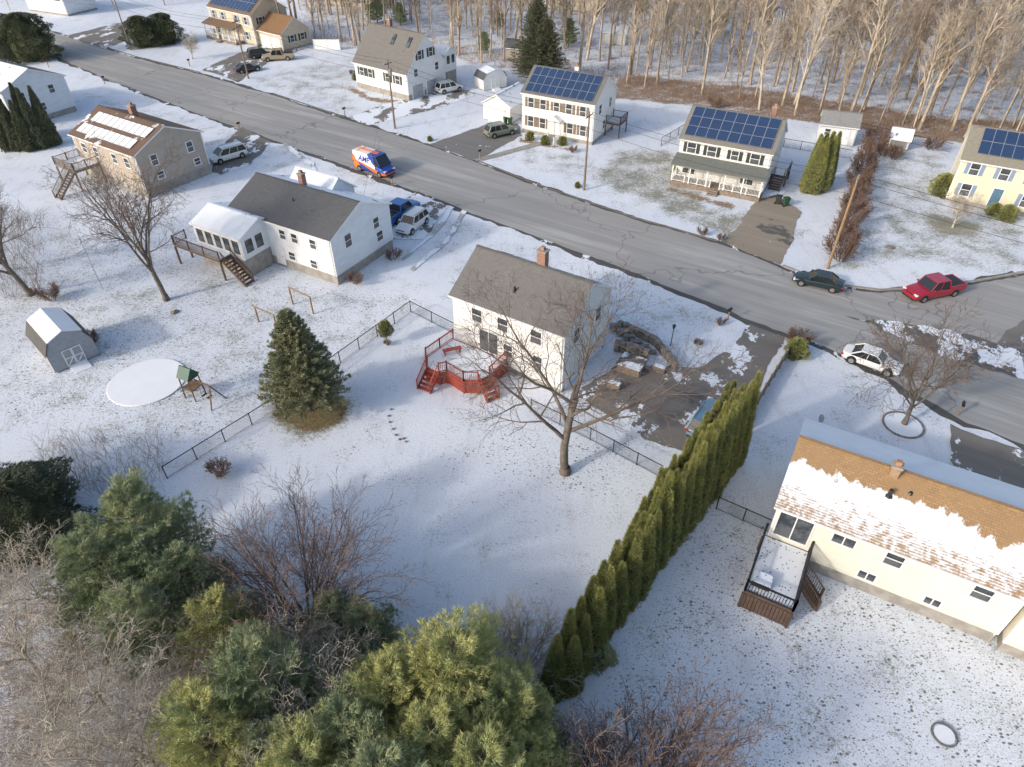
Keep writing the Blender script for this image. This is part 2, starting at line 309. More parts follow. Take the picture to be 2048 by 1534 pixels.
# ---------- houses
WC={}
def winmesh(w,h,style):
    k=(w,h,style)
    if k not in WC:
        f=B(); c_=.09
        f.box(-w/2-c_,w/2+c_,-.06,.03,h/2,h/2+c_); f.box(-w/2-c_,w/2+c_,-.075,.03,-h/2-c_,-h/2)
        f.box(-w/2-c_,-w/2,-.058,.03,-h/2,h/2); f.box(w/2,w/2+c_,-.058,.03,-h/2,h/2)
        if style in('dh','pair'): f.box(-w/2,w/2,-.045,.0,-.03,.03)
        if style in('pair','slide'): f.box(-.035,.035,-.05,.0,-h/2,h/2)
        g_=B(); g_.box(-w/2+.001,w/2-.001,-.02,.01,-h/2+.001,h/2-.001)
        WC[k]=(f.mesh('window',[TRIM]),g_.mesh('pane',[GLASS]))
    return WC[k]
def FM(h,face,s,z):
    Lh,D=h['L'],h['D']
    if face=='front': return Matrix.Translation((s,0,z))
    if face=='right': return Matrix.Translation((Lh,s,z))@Matrix.Rotation(rad(90),4,'Z')
    if face=='left': return Matrix.Translation((0,s,z))@Matrix.Rotation(rad(-90),4,'Z')
    return Matrix.Translation((s,D,z))@Matrix.Rotation(rad(180),4,'Z')
def win(h,face,s,z,w=.9,ht=1.35,style='dh',shut=None,dy=0):
    a,b_=winmesh(w,ht,style); o=obj('window',a,h['o'],FM(h,face,s,z)@Matrix.Translation((0,dy,0))); obj('pane',b_,o)
    if shut:
        for sg in(-1,1):
            k=('sh',ht,shut.name)
            if k not in WC:
                q=B(); q.box(-.2,.2,-.05,-.003,-ht/2,ht/2); 
                for i in range(7): q.box(-.15,.15,-.062,-.051,-ht/2+.1+i*(ht-.2)/7,-ht/2+.1+(i+.6)*(ht-.2)/7)
                WC[k]=q.mesh('shutter',[shut])
            obj('shutter',WC[k],h['o'],FM(h,face,s+0,z)@Matrix.Translation((sg*(w/2+.31),dy,0)))
def door(h,face,s,w=1,ht=2.1,mat=None,z0=None):
    z0=h['f'] if z0 is None else z0; mat=mat or TRIM; d=B(); d.box(-w/2,w/2,-.05,.02,0,ht)
    for i in range(2):
        for j in range(3): d.box(-w*.36+i*w*.4,-w*.36+i*w*.4+w*.32,-.065,-.051,.15+j*ht*.32,.15+j*ht*.32+ht*.24)
    o=obj('door',d.mesh('door',[mat]),h['o'],FM(h,face,s,z0)); f=B(); f.box(-w/2-.12,-w/2-.002,-.07,.02,0,ht+.12);f.box(w/2+.002,w/2+.12,-.07,.02,0,ht+.12);f.box(-w/2,w/2,-.07,.02,ht+.002,ht+.12); f.done('door_frame',o,[TRIM])
    k=B(); k.cyl((w*.38,-.12,1),(w*.38,-.05,1),.035,8); k.done('handle',o,[BLACK])
def gdoor(h,face,s,w=2.6,ht=2.2,mat=None):
    mat=mat or TRIM; d=B(); d.box(-w/2,w/2,-.03,.02,0.02,ht)
    for i in range(4):
        for j in range(4): d.box(-w/2+.08+j*w/4,-w/2-.04+(j+1)*w/4,-.05,-.031,.08+i*ht/4,-.04+(i+1)*ht/4)
    f=B(); f.box(-w/2-.14,-w/2-.002,-.08,.02,0,ht+.14);f.box(w/2+.002,w/2+.14,-.08,.02,0,ht+.14);f.box(-w/2,w/2,-.08,.02,ht+.002,ht+.14)
    o=obj('garage_door',d.mesh('garage_door',[mat]),h['o'],FM(h,face,s,0)); f.done('door_frame',o,[TRIM])
    k=B(); k.box(-.12,.12,-.09,-.05,.75,.79); k.done('handle',o,[BLACK])
def house(label,A,dirv,Lh,D,eave,ridge,wall,rf,rb,f=.5,ov=.3,name='house',cat='house',group=None,rake=.22,parent=None,trim=TRIM):
    d=Vector((dirv[0],dirv[1],0)).normalized(); rz=math.atan2(d.y,d.x)
    if parent is None: o=top(name,label,cat,(A[0],A[1],0),rz,group)
    else:
        o=bpy.data.objects.new(name,None); COL.objects.link(o); o.parent=parent; o.location=A; 
    h=dict(o=o,L=Lh,D=D,eave=eave,ridge=ridge,f=f,sl=(ridge-eave)/(D/2))
    w_=B(); w_.extx([(0,f),(D,f),(D,eave),(D/2,ridge),(0,eave)],0,Lh); w_.done('wall',o,[wall])
    for x in(-.025,Lh-.1):
        for y in(-.025,D-.1): c_=B(); c_.box(x,x+.125,y,y+.125,f+.01,eave-.02); c_.done('corner_trim',o,[trim])
    q=B(); q.box(.04,Lh-.04,.04,D-.04,-.05,f); q.done('foundation',o,[CONC])
    th=.16; s=h['sl']; z0=eave-ov*s+.012
    P=[(-ov,z0),(D/2,ridge+.012),(D+ov,z0),(D+ov,z0+th),(D/2,ridge+.012+th),(-ov,z0+th)]
    r=B(); x0,x1=-rake,Lh+rake; k=len(P); r.v=[(x0,a,b_) for a,b_ in P]+[(x1,a,b_) for a,b_ in P]
    for i in range(k):
        j=(i+1)%k; r.f.append((i,j,k+j,k+i)); r.m.append({3:1,4:0}.get(i,2))
    for e,fl in((0,1),(k,0)):
        for qd in((0,1,4,5),(1,2,3,4)):
            qd=[e+z for z in qd]; r.f.append(tuple(qd[::-1] if fl else qd)); r.m.append(2)
    ro=r.done('roof',o,[rf,rb,trim]); h['roof']=ro
    gt=B(); gt.cyl((x0+.05,-ov-.06,z0+.1),(x1-.05,-ov-.06,z0+.1),.06,6); gt.done('gutter',o,[trim])
    gt=B(); gt.cyl((Lh-.15,-.09,f),(Lh-.15,-.09,z0+.05),.045,6); gt.done('downspout',o,[trim])
    rc=B(); rc.beam((x0,D/2,ridge+.012+th+.02),(x1,D/2,ridge+.012+th+.02),.28,.05); rc.done('ridge_cap',ro,[rf])
    return h
def chimney(h,x,y,w,d,top_,mat=None,flue=True):
    c_=B(); c_.box(x-w/2,x+w/2,y-d/2,y+d/2,h['eave'],top_,0); c_.box(x-w/2-.06,x+w/2+.06,y-d/2-.06,y+d/2+.06,top_,top_+.12,1)
    if flue: c_.box(x-.15,x+.15,y-.15,y+.15,top_+.12,top_+.4,2)
    c_.done('chimney',h['roof'],[mat or BRICK,CONC,M('clay_flue',(.4,.22,.14))])
def vent(h,x,y,ht=.5,r=.06):
    z=h['eave']+y*h['sl']; q=B(); q.cyl((x,y,z),(x,y,z+ht),r,8); q.cyl((x,y,z+.1),(x,y,z+.22),r*2.2,8,0,r); q.done('vent_pipe',h['roof'],[BLACK])
PANEL,t,b=nt('solar_cells'); cc=coord(t); s=t.nodes.new('ShaderNodeSeparateXYZ'); L(t,cc,s.inputs[0])
gx_=ramp(t,mth(t,'ABSOLUTE',mth(t,'SUBTRACT',mth(t,'FRACT',mth(t,'MULTIPLY',s.outputs[0],6.0)),.5)),.42,.47); gy_=ramp(t,mth(t,'ABSOLUTE',mth(t,'SUBTRACT',mth(t,'FRACT',mth(t,'MULTIPLY',s.outputs[1],6.0)),.5)),.42,.47)
L(t,mixc(t,mth(t,'MAXIMUM',gx_,gy_),mixc(t,noise(t,.5,pos(t)),(.012,.03,.085),(.02,.05,.13)),(.06,.09,.16)),b.inputs['Base Color']); b.inputs['Roughness'].default_value=.3
ALU=M('aluminium',(.42,.44,.48),.5,.1,2,.3)
def spm(nm,mt,fr=ALU):
    q=B(); q.box(-.5,.5,-.82,.82,.0,.035,0)
    for a in((-.5,-.48,-.82,.82),(.48,.5,-.82,.82)): q.box(*a,.0351,.045,1)
    for a in((-.48,.48,-.82,-.8),(-.48,.48,.8,.82)): q.box(*a,.0351,.045,1)
    return q.mesh(nm,[mt,fr])
SPM=spm('solar_panel',PANEL); SPS=spm('snowy_solar_panel',roofM('snow_on_panel',(.10,.10,.13),snow=.80),BLACK)
def solar(h,nx_,ny_,x0,x1,y0,y1,skip=(),me=None):
    an=math.atan(h['sl']); pw=(x1-x0)/nx_; ph=(y1-y0)/ny_/math.cos(an)
    for i in range(nx_):
        for j in range(ny_):
            if (i,j) in skip: continue
            x=x0+(i+.5)*pw; y=y0+(j+.5)*ph*math.cos(an); z=h['eave']+y*h['sl']+.012+.16+.08
            obj('solar_panel',me or SPM,h['roof'],Matrix.Translation((x,y,z))@Matrix.Rotation(an,4,'X')@Matrix.Diagonal((pw*.98,ph*.98/1.64,1,1)))
def rail(b_,P,Q,z,h=.95,sp=.16,m=0,r=.03):
    P=Vector((P[0],P[1],z));Q=Vector((Q[0],Q[1],z)); d=Q-P; n=max(1,int(d.length/sp)); Z=Vector((0,0,1))
    b_.beam(P+Z*h,Q+Z*h,.12,.05,m); b_.beam(P+Z*.12,Q+Z*.12,.05,.06,m)
    for i in range(1,n): a=P+d*(i/n); b_.beam(a+Z*.12,a+Z*h,r,r,m)
    np_=max(1,round(d.length/1.9))
    for i in range(np_+1): a=P+d*(i/np_); b_.beam(a,a+Z*(h+.1),.11,.11,m)
def deck(parent,pts,z,rails,mat,floor=None,snow=None,mat_r=None,name='deck',skirt=None,skm=None):
    dk=B(); dk.prism(pts,z-.22,z); 
    for p in pts: dk.beam((p[0],p[1],0),(p[0],p[1],z-.22),.16,.16)
    o=dk.done(name,parent,[floor or mat],True)
    for i,j in rails: r_=B(); rail(r_,pts[i],pts[j],z,m=0); r_.done('railing',o,[mat_r or mat],True)
    if skirt:
        for i,j in skirt:
            s_=B(); a=Vector((pts[i][0],pts[i][1],0)); c_=Vector((pts[j][0],pts[j][1],0)); n=max(3,int((c_-a).length/.2))
            for k in range(n): s_.beam(a.lerp(c_,(k+.06)/n)+Vector((0,0,(z-.24)/2)),a.lerp(c_,(k+.94)/n)+Vector((0,0,(z-.24)/2)),.04,z-.26)
            s_.done('skirt',o,[skm or mat],True)
    c_=sum((Vector((p[0],p[1],0)) for p in pts),Vector())/len(pts); s_=B(); s_.prism([c_+(Vector((p[0],p[1],0))-c_)*.95 for p in pts],z+.003,z+.06); s_.done('snow_cover',o,[snow or SNOWD],True)
    return o
m,t,b=nt('leafy_deck_snow'); p=coord(t); vo=t.nodes.new('ShaderNodeTexVoronoi'); vo.inputs['Scale'].default_value=4.5; L(t,p,vo.inputs['Vector'])
L(t,mixc(t,mth(t,'MULTIPLY',ramp(t,vo.outputs['Distance'],.28,.14),mth(t,'GREATER_THAN',noise(t,1.1,p),.44)),SNOWC,(.12,.09,.07)),b.inputs['Base Color']); SNOWD=m
def stairs(parent,P,dirv,n,w,z,mat,rails=True,run=.28,name='stairs'):
    d=Vector((dirv[0],dirv[1],0)).normalized(); s=Vector((-d.y,d.x,0)); P=Vector((P[0],P[1],0)); b_=B(); rise=z/n; Z=Vector((0,0,1))
    for i in range(n):
        zt=z-rise*(i+.5) ; a=P+d*(run*(i+.5))+Z*zt; b_.beam(a-s*w/2,a+s*w/2,run*1.02,.05)
    for sg in(-1,1):
        b_.beam(P+s*sg*w/2+Z*(z-.15),P+s*sg*w/2+d*run*n+Z*.05,.05,.24)
        if rails:
            b_.beam(P+s*sg*w/2+Z*(z+.9),P+s*sg*w/2+d*run*n+Z*.95,.09,.05); b_.beam(P+s*sg*w/2+d*run*n,P+s*sg*w/2+d*run*n+Z*1,.1,.1)
            for i in range(n*2): a=P+s*sg*w/2+d*run*(i*.5+.2); zt=z*(1-(i*.5+.2)/n); b_.beam(a+Z*(zt),a+Z*(zt+.9),.03,.03)
    return b_.done(name,parent,[mat],True)
def loc2w(h,x,y,z=0): return wm(h['o'])@Vector((x,y,z))
HD=(.865,-.50)
GSH=M('grey_brown_shutter',(.22,.17,.13),.7,.1); DSH=M('dark_green_shutter',(.035,.05,.045),.6,.1); BSH=M('blue_shutter',(.22,.3,.45),.6,.1)
# centre house
A=U(905,588,5.8); Bq=U(1130,670,5.8)
hA=house('two storey white house with grey shingle roof and brick chimney',A,Bq-A,(Bq-A).length,7.8,5.8,8.2,WHITE,ROOFGB,roofM('snowy_grey_shingles_front',(.13,.12,.11),snow=.5),f=.35)
chimney(hA,5.9,4.3,.75,.6,9.5); vent(hA,5.0,1.6,.55,.09)
for x in(2.4,4.9,8.0): win(hA,'front',x,4.6,.95,1.2)
for x in(5.4,8.2): win(hA,'front',x,2.2,.8,1.2)
win(hA,'front',3.5,2.35,1.8,2.05,'slide'); win(hA,'right',1.9,4.6,.9,1.3); win(hA,'right',5.6,4.6,.9,1.3)
gdoor(hA,'right',1.9,2.5,2.15); gdoor(hA,'right',5.5,2.5,2.15)
dv=Vector((-.5,-.865,0)); dl=[(-.2,-.05),(-.5,-3.4),(.3,-4.4),(1.6,-4.4),(2.0,-3.9),(3.9,-4.2),(4.9,-3.6),(5.3,-2.6),(5.3,-.05)]; dzA=1.25
pts=[loc2w(hA,*p) for p in dl]; dkA=deck(hA['o'],pts,dzA,[(0,1),(1,2),(3,4),(4,5),(5,6),(7,8)],RED,snow=SNOW,skirt=[(0,1),(1,2),(2,3),(3,4),(4,5),(5,6),(6,7),(7,8)])
stairs(dkA,(pts[2]+pts[3])/2,dv,5,1.25,dzA,RED); stairs(dkA,(pts[6]+pts[7])/2,Vector((.55,-.84,0)),5,1.1,dzA,RED)
tb=top('bench','red wooden bench on the snowy deck','bench',loc2w(hA,1.0,-1.8,dzA+.06),rad(20)); bn=B(); bn.box(-.8,.8,-.2,.2,.4,.46); bn.done('seat',tb,[RED])
for x in(-.65,.65): bn=B(); bn.box(x-.05,x+.05,-.17,.17,0,.398); bn.done('leg',tb,[RED])
STONE=M('stone',(.28,.25,.22),.9,.5,2.5)
def wall_(label,rp,rows=3):
    rw=top('retaining_wall',label,'wall',G(*rp[0])); bb=B()
    for a,c_ in zip(rp[:-1],rp[1:]):
        a,c_=G(*a),G(*c_); n=max(2,int((c_-a).length/.5))
        for k in range(n):
            for q_ in range(rows): bb.beam(a.lerp(c_,(k+.04)/n)+Vector((0,0,.14+.27*q_)),a.lerp(c_,(k+.96)/n)+Vector((R.uniform(-.05,.05),R.uniform(-.05,.05),.14+.27*q_)),.45+R.uniform(-.08,.08),.25)
    bb.done('stones',rw,[STONE],True,.03)
wall_('low stone retaining wall beside the driveway',[(1235,655),(1268,668),(1310,690),(1335,718),(1352,742)]); wall_('short stone wall in front of the garage',[(1228,700),(1262,708),(1295,722)],4); wall_('row of edging stones along the drive',[(1352,742),(1300,738),(1262,742)],1)
st=top('stone_steps','snow dusted grey stone steps leading to the door','steps',G(1280,665)); bb=B()
for i in range(6): c_=G(1300-i*14,706-i*9); bb.box(c_.x-.5,c_.x+.5,c_.y-.25,c_.y+.25,0,.2+.1*i)
bb.done('treads',st,[STONE],True)
ht=top('wood_stack','low timber stack under a dark cover by the driveway','wood pile',G(1262,738),rad(-30)); bb=B()
for i in range(7):
    for j in range(3): bb.cyl((-1.0+(j%2)*.02,-.8+i*.25,.14+j*.24),(1.0,-.8+i*.25,.14+j*.24),.118,8)
bb.done('logs',ht,[WOODG]); bb=B(); bb.prism([(-1.05,-.95),(1.05,-.95),(1.05,.9),(-1.05,.9)],.8,.86); bb.done('cover',ht,[roofM('grey_snowy_tarp',(.14,.13,.12),snow=.5)])
for i,(u,v) in enumerate(((1318,742),(1228,775))):
    o=top('planter_box','weathered wooden planter box beside the driveway','planter',G(u,v),rad(-30)); q=B(); q.hexa([(-.5,-.25,0),(.5,-.25,0),(.5,.25,0),(-.5,.25,0),(-.56,-.3,.5),(.56,-.3,.5),(.56,.3,.5),(-.56,.3,.5)]); q.done('box',o,[WOODG],bev=.02); q=B(); q.box(-.48,.48,-.23,.23,.502,.55); q.done('snow_fill',o,[SNOW],bev=.02)
# house B
Bq=U(660,480,5.0); d=Vector((HD[0],HD[1],0)).normalized(); A=Bq-d*13.4
hB=house('pale blue white ranch house with dark roof and snow patches',A,HD,13.4,8.9,5.0,6.9,BLUEW,ROOFG,ROOFSN,f=1.0)
chimney(hB,5.6,5.2,.55,.55,7.9); vent(hB,6.6,2.6); 
for x in(7.0,8.6,11.0): win(hB,'front',x,3.9,.75,.95)
win(hB,'front',10.6,1.6,.8,.8); win(hB,'front',7.7,1.7,.8,.8); win(hB,'right',2.3,3.9,.9,1.3); win(hB,'right',6.9,2.3,.9,1.0); win(hB,'right',6.6,3.9,.8,1.1)
door(hB,'front',6.0,1,2,TRIM,.3)
sr=house('',(-1.8,-3.4,0),HD,6.6,5.2,4.35,5.3,BLUEW,roofM('sunroom_snow',(.1,.1,.1),snow=.68),ROOFSN,f=2.0,name='sunroom',parent=hB['o'],ov=.2,rake=.2)
for i in range(5): win(sr,'front',.8+i*1.25,3.25,.95,1.45,'plain')
for i in range(2): win(sr,'right',.9+i*1.3,3.25,.95,1.4,'plain')
dp=[loc2w(hB,*p) for p in((-3.6,-4.9),(3.0,-4.9),(3.0,-3.4),(-3.6,-3.4))]; dB=deck(hB['o'],dp,2.2,[(0,1),(3,0)],WOODB)
stairs(dB,loc2w(hB,3.1,-4.2),d,9,1.1,2.2,WOODB)
fw=house('',(2.0,5.9,0),HD,5.5,4.5,5.0,6.7,BLUEW,SNOW,SNOW,f=1.0,name='front_wing',parent=hB['o'])
# house C
A=U(142,268,5.3); Bq=U(268,312,5.3)
hC=house('tan raised ranch with snow covered solar panels and rear deck',A,Bq-A,(Bq-A).length,9.2,5.3,7.3,TANS,roofM('brown_roof_c',(.17,.11,.08),snow=.38),ROOFB,f=1.2)
chimney(hC,6.0,5.4,.7,.7,8.3); 
for s_,z in((2.2,4.1),(7.2,4.1),(2.4,2.2),(7.6,2.1)): win(hC,'right',s_,z,.8,1.2 if z>3 else .8,'dh')
for x in(2,4.5,8.3,10.8): win(hC,'front',x,4.0,.9,1.1)
solar(hC,10,1,.7,hC['L']-1.2,.4,1.8,(),SPS); solar(hC,10,1,1.2,hC['L']-.6,2.3,3.8,(),SPS)
dp=[loc2w(hC,*p) for p in((0,-3.2),(4.2,-3.2),(4.2,-.02),(0,-.02))]; dC=deck(hC['o'],dp,2.5,[(0,1),(1,2),(3,0)],WOODG); stairs(dC,loc2w(hC,3.6,-3.3),(-.5,-.865),10,1.1,2.5,WOODG)
# house D
Bq=U(2,186,5.2); A=Bq-d*13
hD=house('white ranch house with snowy grey roof behind tall evergreens',A,HD,13,9.5,5.2,7.2,BLUEW,ROOFSN,ROOFG,f=.8)
for s_ in(2.5,7): win(hD,'right',s_,4,.8,1.1)
win(hD,'right',4.8,2,.8,1)
# house E
A=U(415,12,5.6)
hE=house('two storey tan house with porch, garage wing and roof solar panels',A,(.80,-.60),14,8.5,5.6,8.4,BEIGE,roofM('brown_roof_e',(.2,.14,.09)),ROOFB,f=.4)
for x in(1.6,4.6,9,12): win(hE,'front',x,4.4,.9,1.3,'dh',BSH)
for x in(2,5,11.5): win(hE,'front',x,1.7,.9,1.4,'dh',BSH)
for s_ in(2,6): win(hE,'right',s_,4.4,.85,1.2,'dh',DSH)
door(hE,'front',8.2); solar(hE,12,2,.5,13.3,.2,3.9)
def porch(h,x0,x1,dep,zr,rm,zf=.5,rails=True,pm=TRIM):
    q=B(); q.box(x0,x1,-dep,-.03,0,zf); po=q.done('porch_floor',h['o'],[WOODG]); n=max(2,round((x1-x0)/2.2))
    for i in range(n+1): x=x0+.1+(x1-x0-.2)*i/n; q=B(); q.box(x-.07,x+.07,-dep+.03,-dep+.17,zf+.002,zr-.05); q.done('porch_post',po,[pm])
    q=B(); q.hexa([(x0-.2,-dep-.2,zr-.1),(x1+.2,-dep-.2,zr-.1),(x1+.2,-.03,zr+.55),(x0-.2,-.03,zr+.55),(x0-.2,-dep-.2,zr+.05),(x1+.2,-dep-.2,zr+.05),(x1+.2,-.03,zr+.7),(x0-.2,-.03,zr+.7)]); q.done('porch_roof',po,[rm])
    if rails:
        m_=(x0+x1)/2
        for a,c_ in(((x0+.1,-dep+.1),(m_-.6,-dep+.1)),((m_+.6,-dep+.1),(x1-.1,-dep+.1)),((x1-.1,-dep+.1),(x1-.1,-.1)),((x0+.1,-dep+.1),(x0+.1,-.1))): q=B(); rail(q,a,c_,zf,.85); q.done('railing',po,[TRIM])
    q=B(); m_=(x0+x1)/2
    for i in range(3): q.box(m_-.6,m_+.6,-dep-.3*(i+1),-dep-.3*i-.002,0,zf*(3-i)/4+.05)
    q.done('steps',po,[WOODG]); return po
porch(hE,0,10,2,2.9,ROOFB)
w2=house('',(14.2,.8,0),HD,7,7,3.0,5.4,BEIGE,roofM('brown_roof_wing',(.24,.14,.07)),ROOFB,f=.3,name='garage_wing',parent=hE['o']); gdoor(w2,'front',2,2.5,2.1); gdoor(w2,'front',5,2.5,2.1); win(w2,'right',2.5,1.9,.9,1.2,'dh',DSH); win(w2,'right',5,1.9,.9,1.2,'dh',DSH)
# house F
A=U(708,122,4.2); 
hF=house('white cape house with grey roof, skylights and garage below',A,(.80,-.60),12,9,4.2,9.0,WHITE,roofM('taupe_roof',(.185,.178,.17)),ROOFG,f=.9)
for x in(1.6,3.6,7.6,9.8): win(hF,'front',x,2.9,.9,1.3,'dh',DSH)
door(hF,'front',5.6,1,2.0,TRIM,1.1)
for s_ in(3.2,5.8): win(hF,'right',s_,6.3,.8,1.3,'dh',DSH)
for s_ in(2,7): win(hF,'right',s_,3.9,.8,1.1,'dh')
GGD=M('grey_garage_door',(.45,.47,.5)); gdoor(hF,'right',2.2,2.5,2.1,GGD); gdoor(hF,'right',5.6,2.5,2.1,GGD)
for x in(6.2,9.6):
    q=B(); sl_=hF['sl']; y0,y1=2.6,3.7; zz=lambda y:4.2+y*sl_+.2
    q.hexa([(x,y0,zz(y0)),(x+.7,y0,zz(y0)),(x+.7,y1,zz(y1)),(x,y1,zz(y1)),(x,y0,zz(y0)+.15),(x+.7,y0,zz(y0)+.15),(x+.7,y1,zz(y1)+.15),(x,y1,zz(y1)+.15)]); q.done('skylight',hF['roof'],[GLASS])
wing=house('',(9.4,9.1,0),HD,2.6,2.8,5.2,6.0,WHITE,ROOFSN,ROOFSN,f=2.4,name='sunroom',parent=hF['o']); 
for s_ in(.8,2.0): win(wing,'right',s_,4.2,.8,1.3,'plain')
chimney(hF,3.5,5.6,.7,.6,9.9)
# house G
A=U(1045,184,5.6); Bq=U(1190,209,5.6)
hG=house('white two storey colonial with solar panels and shuttered windows',A,Bq-A,(Bq-A).length,7.6,5.6,8.1,WHITE,ROOFGB,ROOFG,f=.5)
for x in(1.4,3.3,7.3,9.4): win(hG,'front',x,4.4,.85,1.3,'dh',GSH)
for x in(1.4,3.3,7.6,9.6): win(hG,'front',x,1.8,.85,1.4,'dh',GSH)
win(hG,'front',5.4,4.4,.8,1.2,'dh',GSH); door(hG,'front',5.5,1,2.1)
q=B(); q.box(4.6,6.4,-1.1,-.02,0,.5); po=q.done('stoop',hG['o'],[CONC]); q=B(); q.hexa([(4.5,-1.1,2.8),(6.5,-1.1,2.8),(6.5,-.03,2.8),(4.5,-.03,2.8),(5.45,-1.1,3.4),(5.55,-1.1,3.4),(5.55,-.03,3.4),(5.45,-.03,3.4)]); q.done('portico',po,[TRIM])
for x in(4.6,6.28): q=B(); q.box(x,x+.12,-1.08,-.96,.5,2.8); q.done('porch_post',po,[TRIM])
for x in(4.65,6.35): q=B(); rail(q,(x,-1.05),(x,-2.6),.1,.9); q.done('railing',po,[TRIM])
for s_ in(2,5.6): win(hG,'right',s_,4.4,.85,1.2)
win(hG,'right',3.8,1.8,.8,1.1)
solar(hG,9,3,.3,hG['L']-.5,.0,3.6); chimney(hG,6,5,.6,.5,8.6,WHITE)
dp=[loc2w(hG,*p) for p in((hG['L']+.05,4.5),(hG['L']+2.2,4.5),(hG['L']+2.2,7.2),(hG['L']+.05,7.2))]; deck(hG['o'],dp,1.9,[(0,1),(1,2),(2,3)],WOODB)
gg=house('small white detached garage with snowy roof',G(1020,250),(.5,.865),6.5,4.6,2.6,3.9,WHITE,ROOFSN,ROOFSN,f=.15,name='garage',cat='garage'); gdoor(gg,'left',2.3,2.6,2.1); win(gg,'back',3,1.6,.8,.9)
# house H
A=U(1362,276,5.2); Bq=U(1545,308,5.2)
hH=house('white two storey house with solar panels and a front porch',A,Bq-A,(Bq-A).length,8.2,5.2,7.8,WHITE,roofM('light_roof',(.24,.225,.20)),ROOFG,f=.5)
for x in(1.5,4.0,9.2): win(hH,'front',x,4.25,1.0,1.2,'dh',DSH)
win(hH,'front',6.8,4.25,.8,1.1,'dh',DSH)
for x in(1.6,8.8): win(hH,'front',x,1.7,1.5,1.3,'pair')
door(hH,'front',5.4); 
for s_ in(2,6): win(hH,'right',s_,4.2,.8,1.2)
porch(hH,0,hH['L'],2.1,2.75,roofM('green_grey_porch',(.17,.185,.17)),.6); chimney(hH,9.3,6.6,.6,.6,8.4)
solar(hH,8,3,.25,hH['L']-.3,.25,3.9)
dH=deck(hH['o'],[loc2w(hH,hH['L']+.05,4),loc2w(hH,hH['L']+1.8,4),loc2w(hH,hH['L']+1.8,6.5),loc2w(hH,hH['L']+.05,6.5)],1.3,[(1,2)],WOODB); stairs(dH,loc2w(hH,hH['L']+1,3.9),(-.5,-.865),6,1.2,1.3,WOODB)
# house I
hI=house('pale yellow two storey house with blue shutters and solar panels',U(1925,318,5.2),(.87,-.49),12,8,5.2,7.7,YEL,roofM('beige_roof',(.29,.27,.22)),ROOFG,f=.5)
for x in(1.6,4.6,7.6,10.4): win(hI,'front',x,4.3,.9,1.3,'dh',BSH); 
for x in(1.6,7.8,10.4): win(hI,'front',x,1.8,.95,1.4,'dh',BSH)
door(hI,'front',4.8,1,2.1,M('blue_door',(.1,.2,.3))); solar(hI,9,2,1.2,11.6,.7,3.8)
# house J
A=U(1560,1005,4.7); 
hJ=house('cream ranch house with tan roof and melting snow',A,(.872,-.49),12.8,7.9,4.7,6.5,CREAM,ROOFJ,SNOW,f=.9,ov=.45)
chimney(hJ,5.2,3.6,.5,.5,7.2,M('tan_chimney',(.35,.24,.15))); vent(hJ,5.3,2.4,.6,.12); vent(hJ,6.3,2.9,.25,.08)
win(hJ,'front',1.2,3.05,1.9,2.0,'slide'); win(hJ,'front',3.9,3.6,1.2,.7,'slide')
for x in(6.6,11.0): win(hJ,'front',x,3.6,.9,1.0)
win(hJ,'front',5.8,1.5,.9,.6,'slide'); win(hJ,'front',9.3,1.5,.8,.55,'slide')
jw=house('',(12.8+.3,-.3,0),HD,7,7.9,4.1,5.8,CREAM,roofM('snowy_tan',(.3,.19,.1),snow=.66),SNOW,f=.8,name='wing',parent=hJ['o'],ov=.45)
win(jw,'front',3,2.9,.9,1)
dz=1.6; dp=[loc2w(hJ,*p) for p in((-.2,-4.6),(2.5,-4.6),(2.5,-.03),(-.2,-.03))]; dJ=deck(hJ['o'],dp,dz,[(0,1),(1,2),(3,0)],WOODB,mat_r=BLACK,skirt=[(0,1),(1,2),(3,0)],skm=WOODB); stairs(dJ,loc2w(hJ,2.6,-2.2),(.865,-.5),5,1.0,dz,WOODB,True,.25)
a=loc2w(hJ,.6,-3.7,dz); ob=top('storage_box','dark plastic storage box with snow on the deck','box',a,rad(-29)); q=B(); q.box(-.6,.4,-.4,.4,.061,.5); q.done('box',ob,[BLACK],False,.03); q=B(); q.box(-.63,.43,-.43,.43,.502,.56); q.done('lid',ob,[SNOWD],False,.02)
# distant houses
for i,(u,v,wl,lb) in enumerate(((100,22,BLUEW,'white house with porch beyond the road'),(690,10,BEIGE,'tan house among bare trees'),(1130,18,BEIGE,'beige house glimpsed through the woods'),(1640,10,WHITE,'pale house glimpsed behind the woods'),(560,-12,WHITE,'white house beyond the road'))):
    hh=house(lb,G(u-40,v),(.9,-.42),13,8,4.6 if i!=1 else 3,6.8 if i!=1 else 5,wl,ROOFSN,ROOFG,f=.4)
    for x in(2,5,8,11): win(hh,'front',x,3.6 if i!=1 else 1.8,.9,1.2,'dh',DSH)
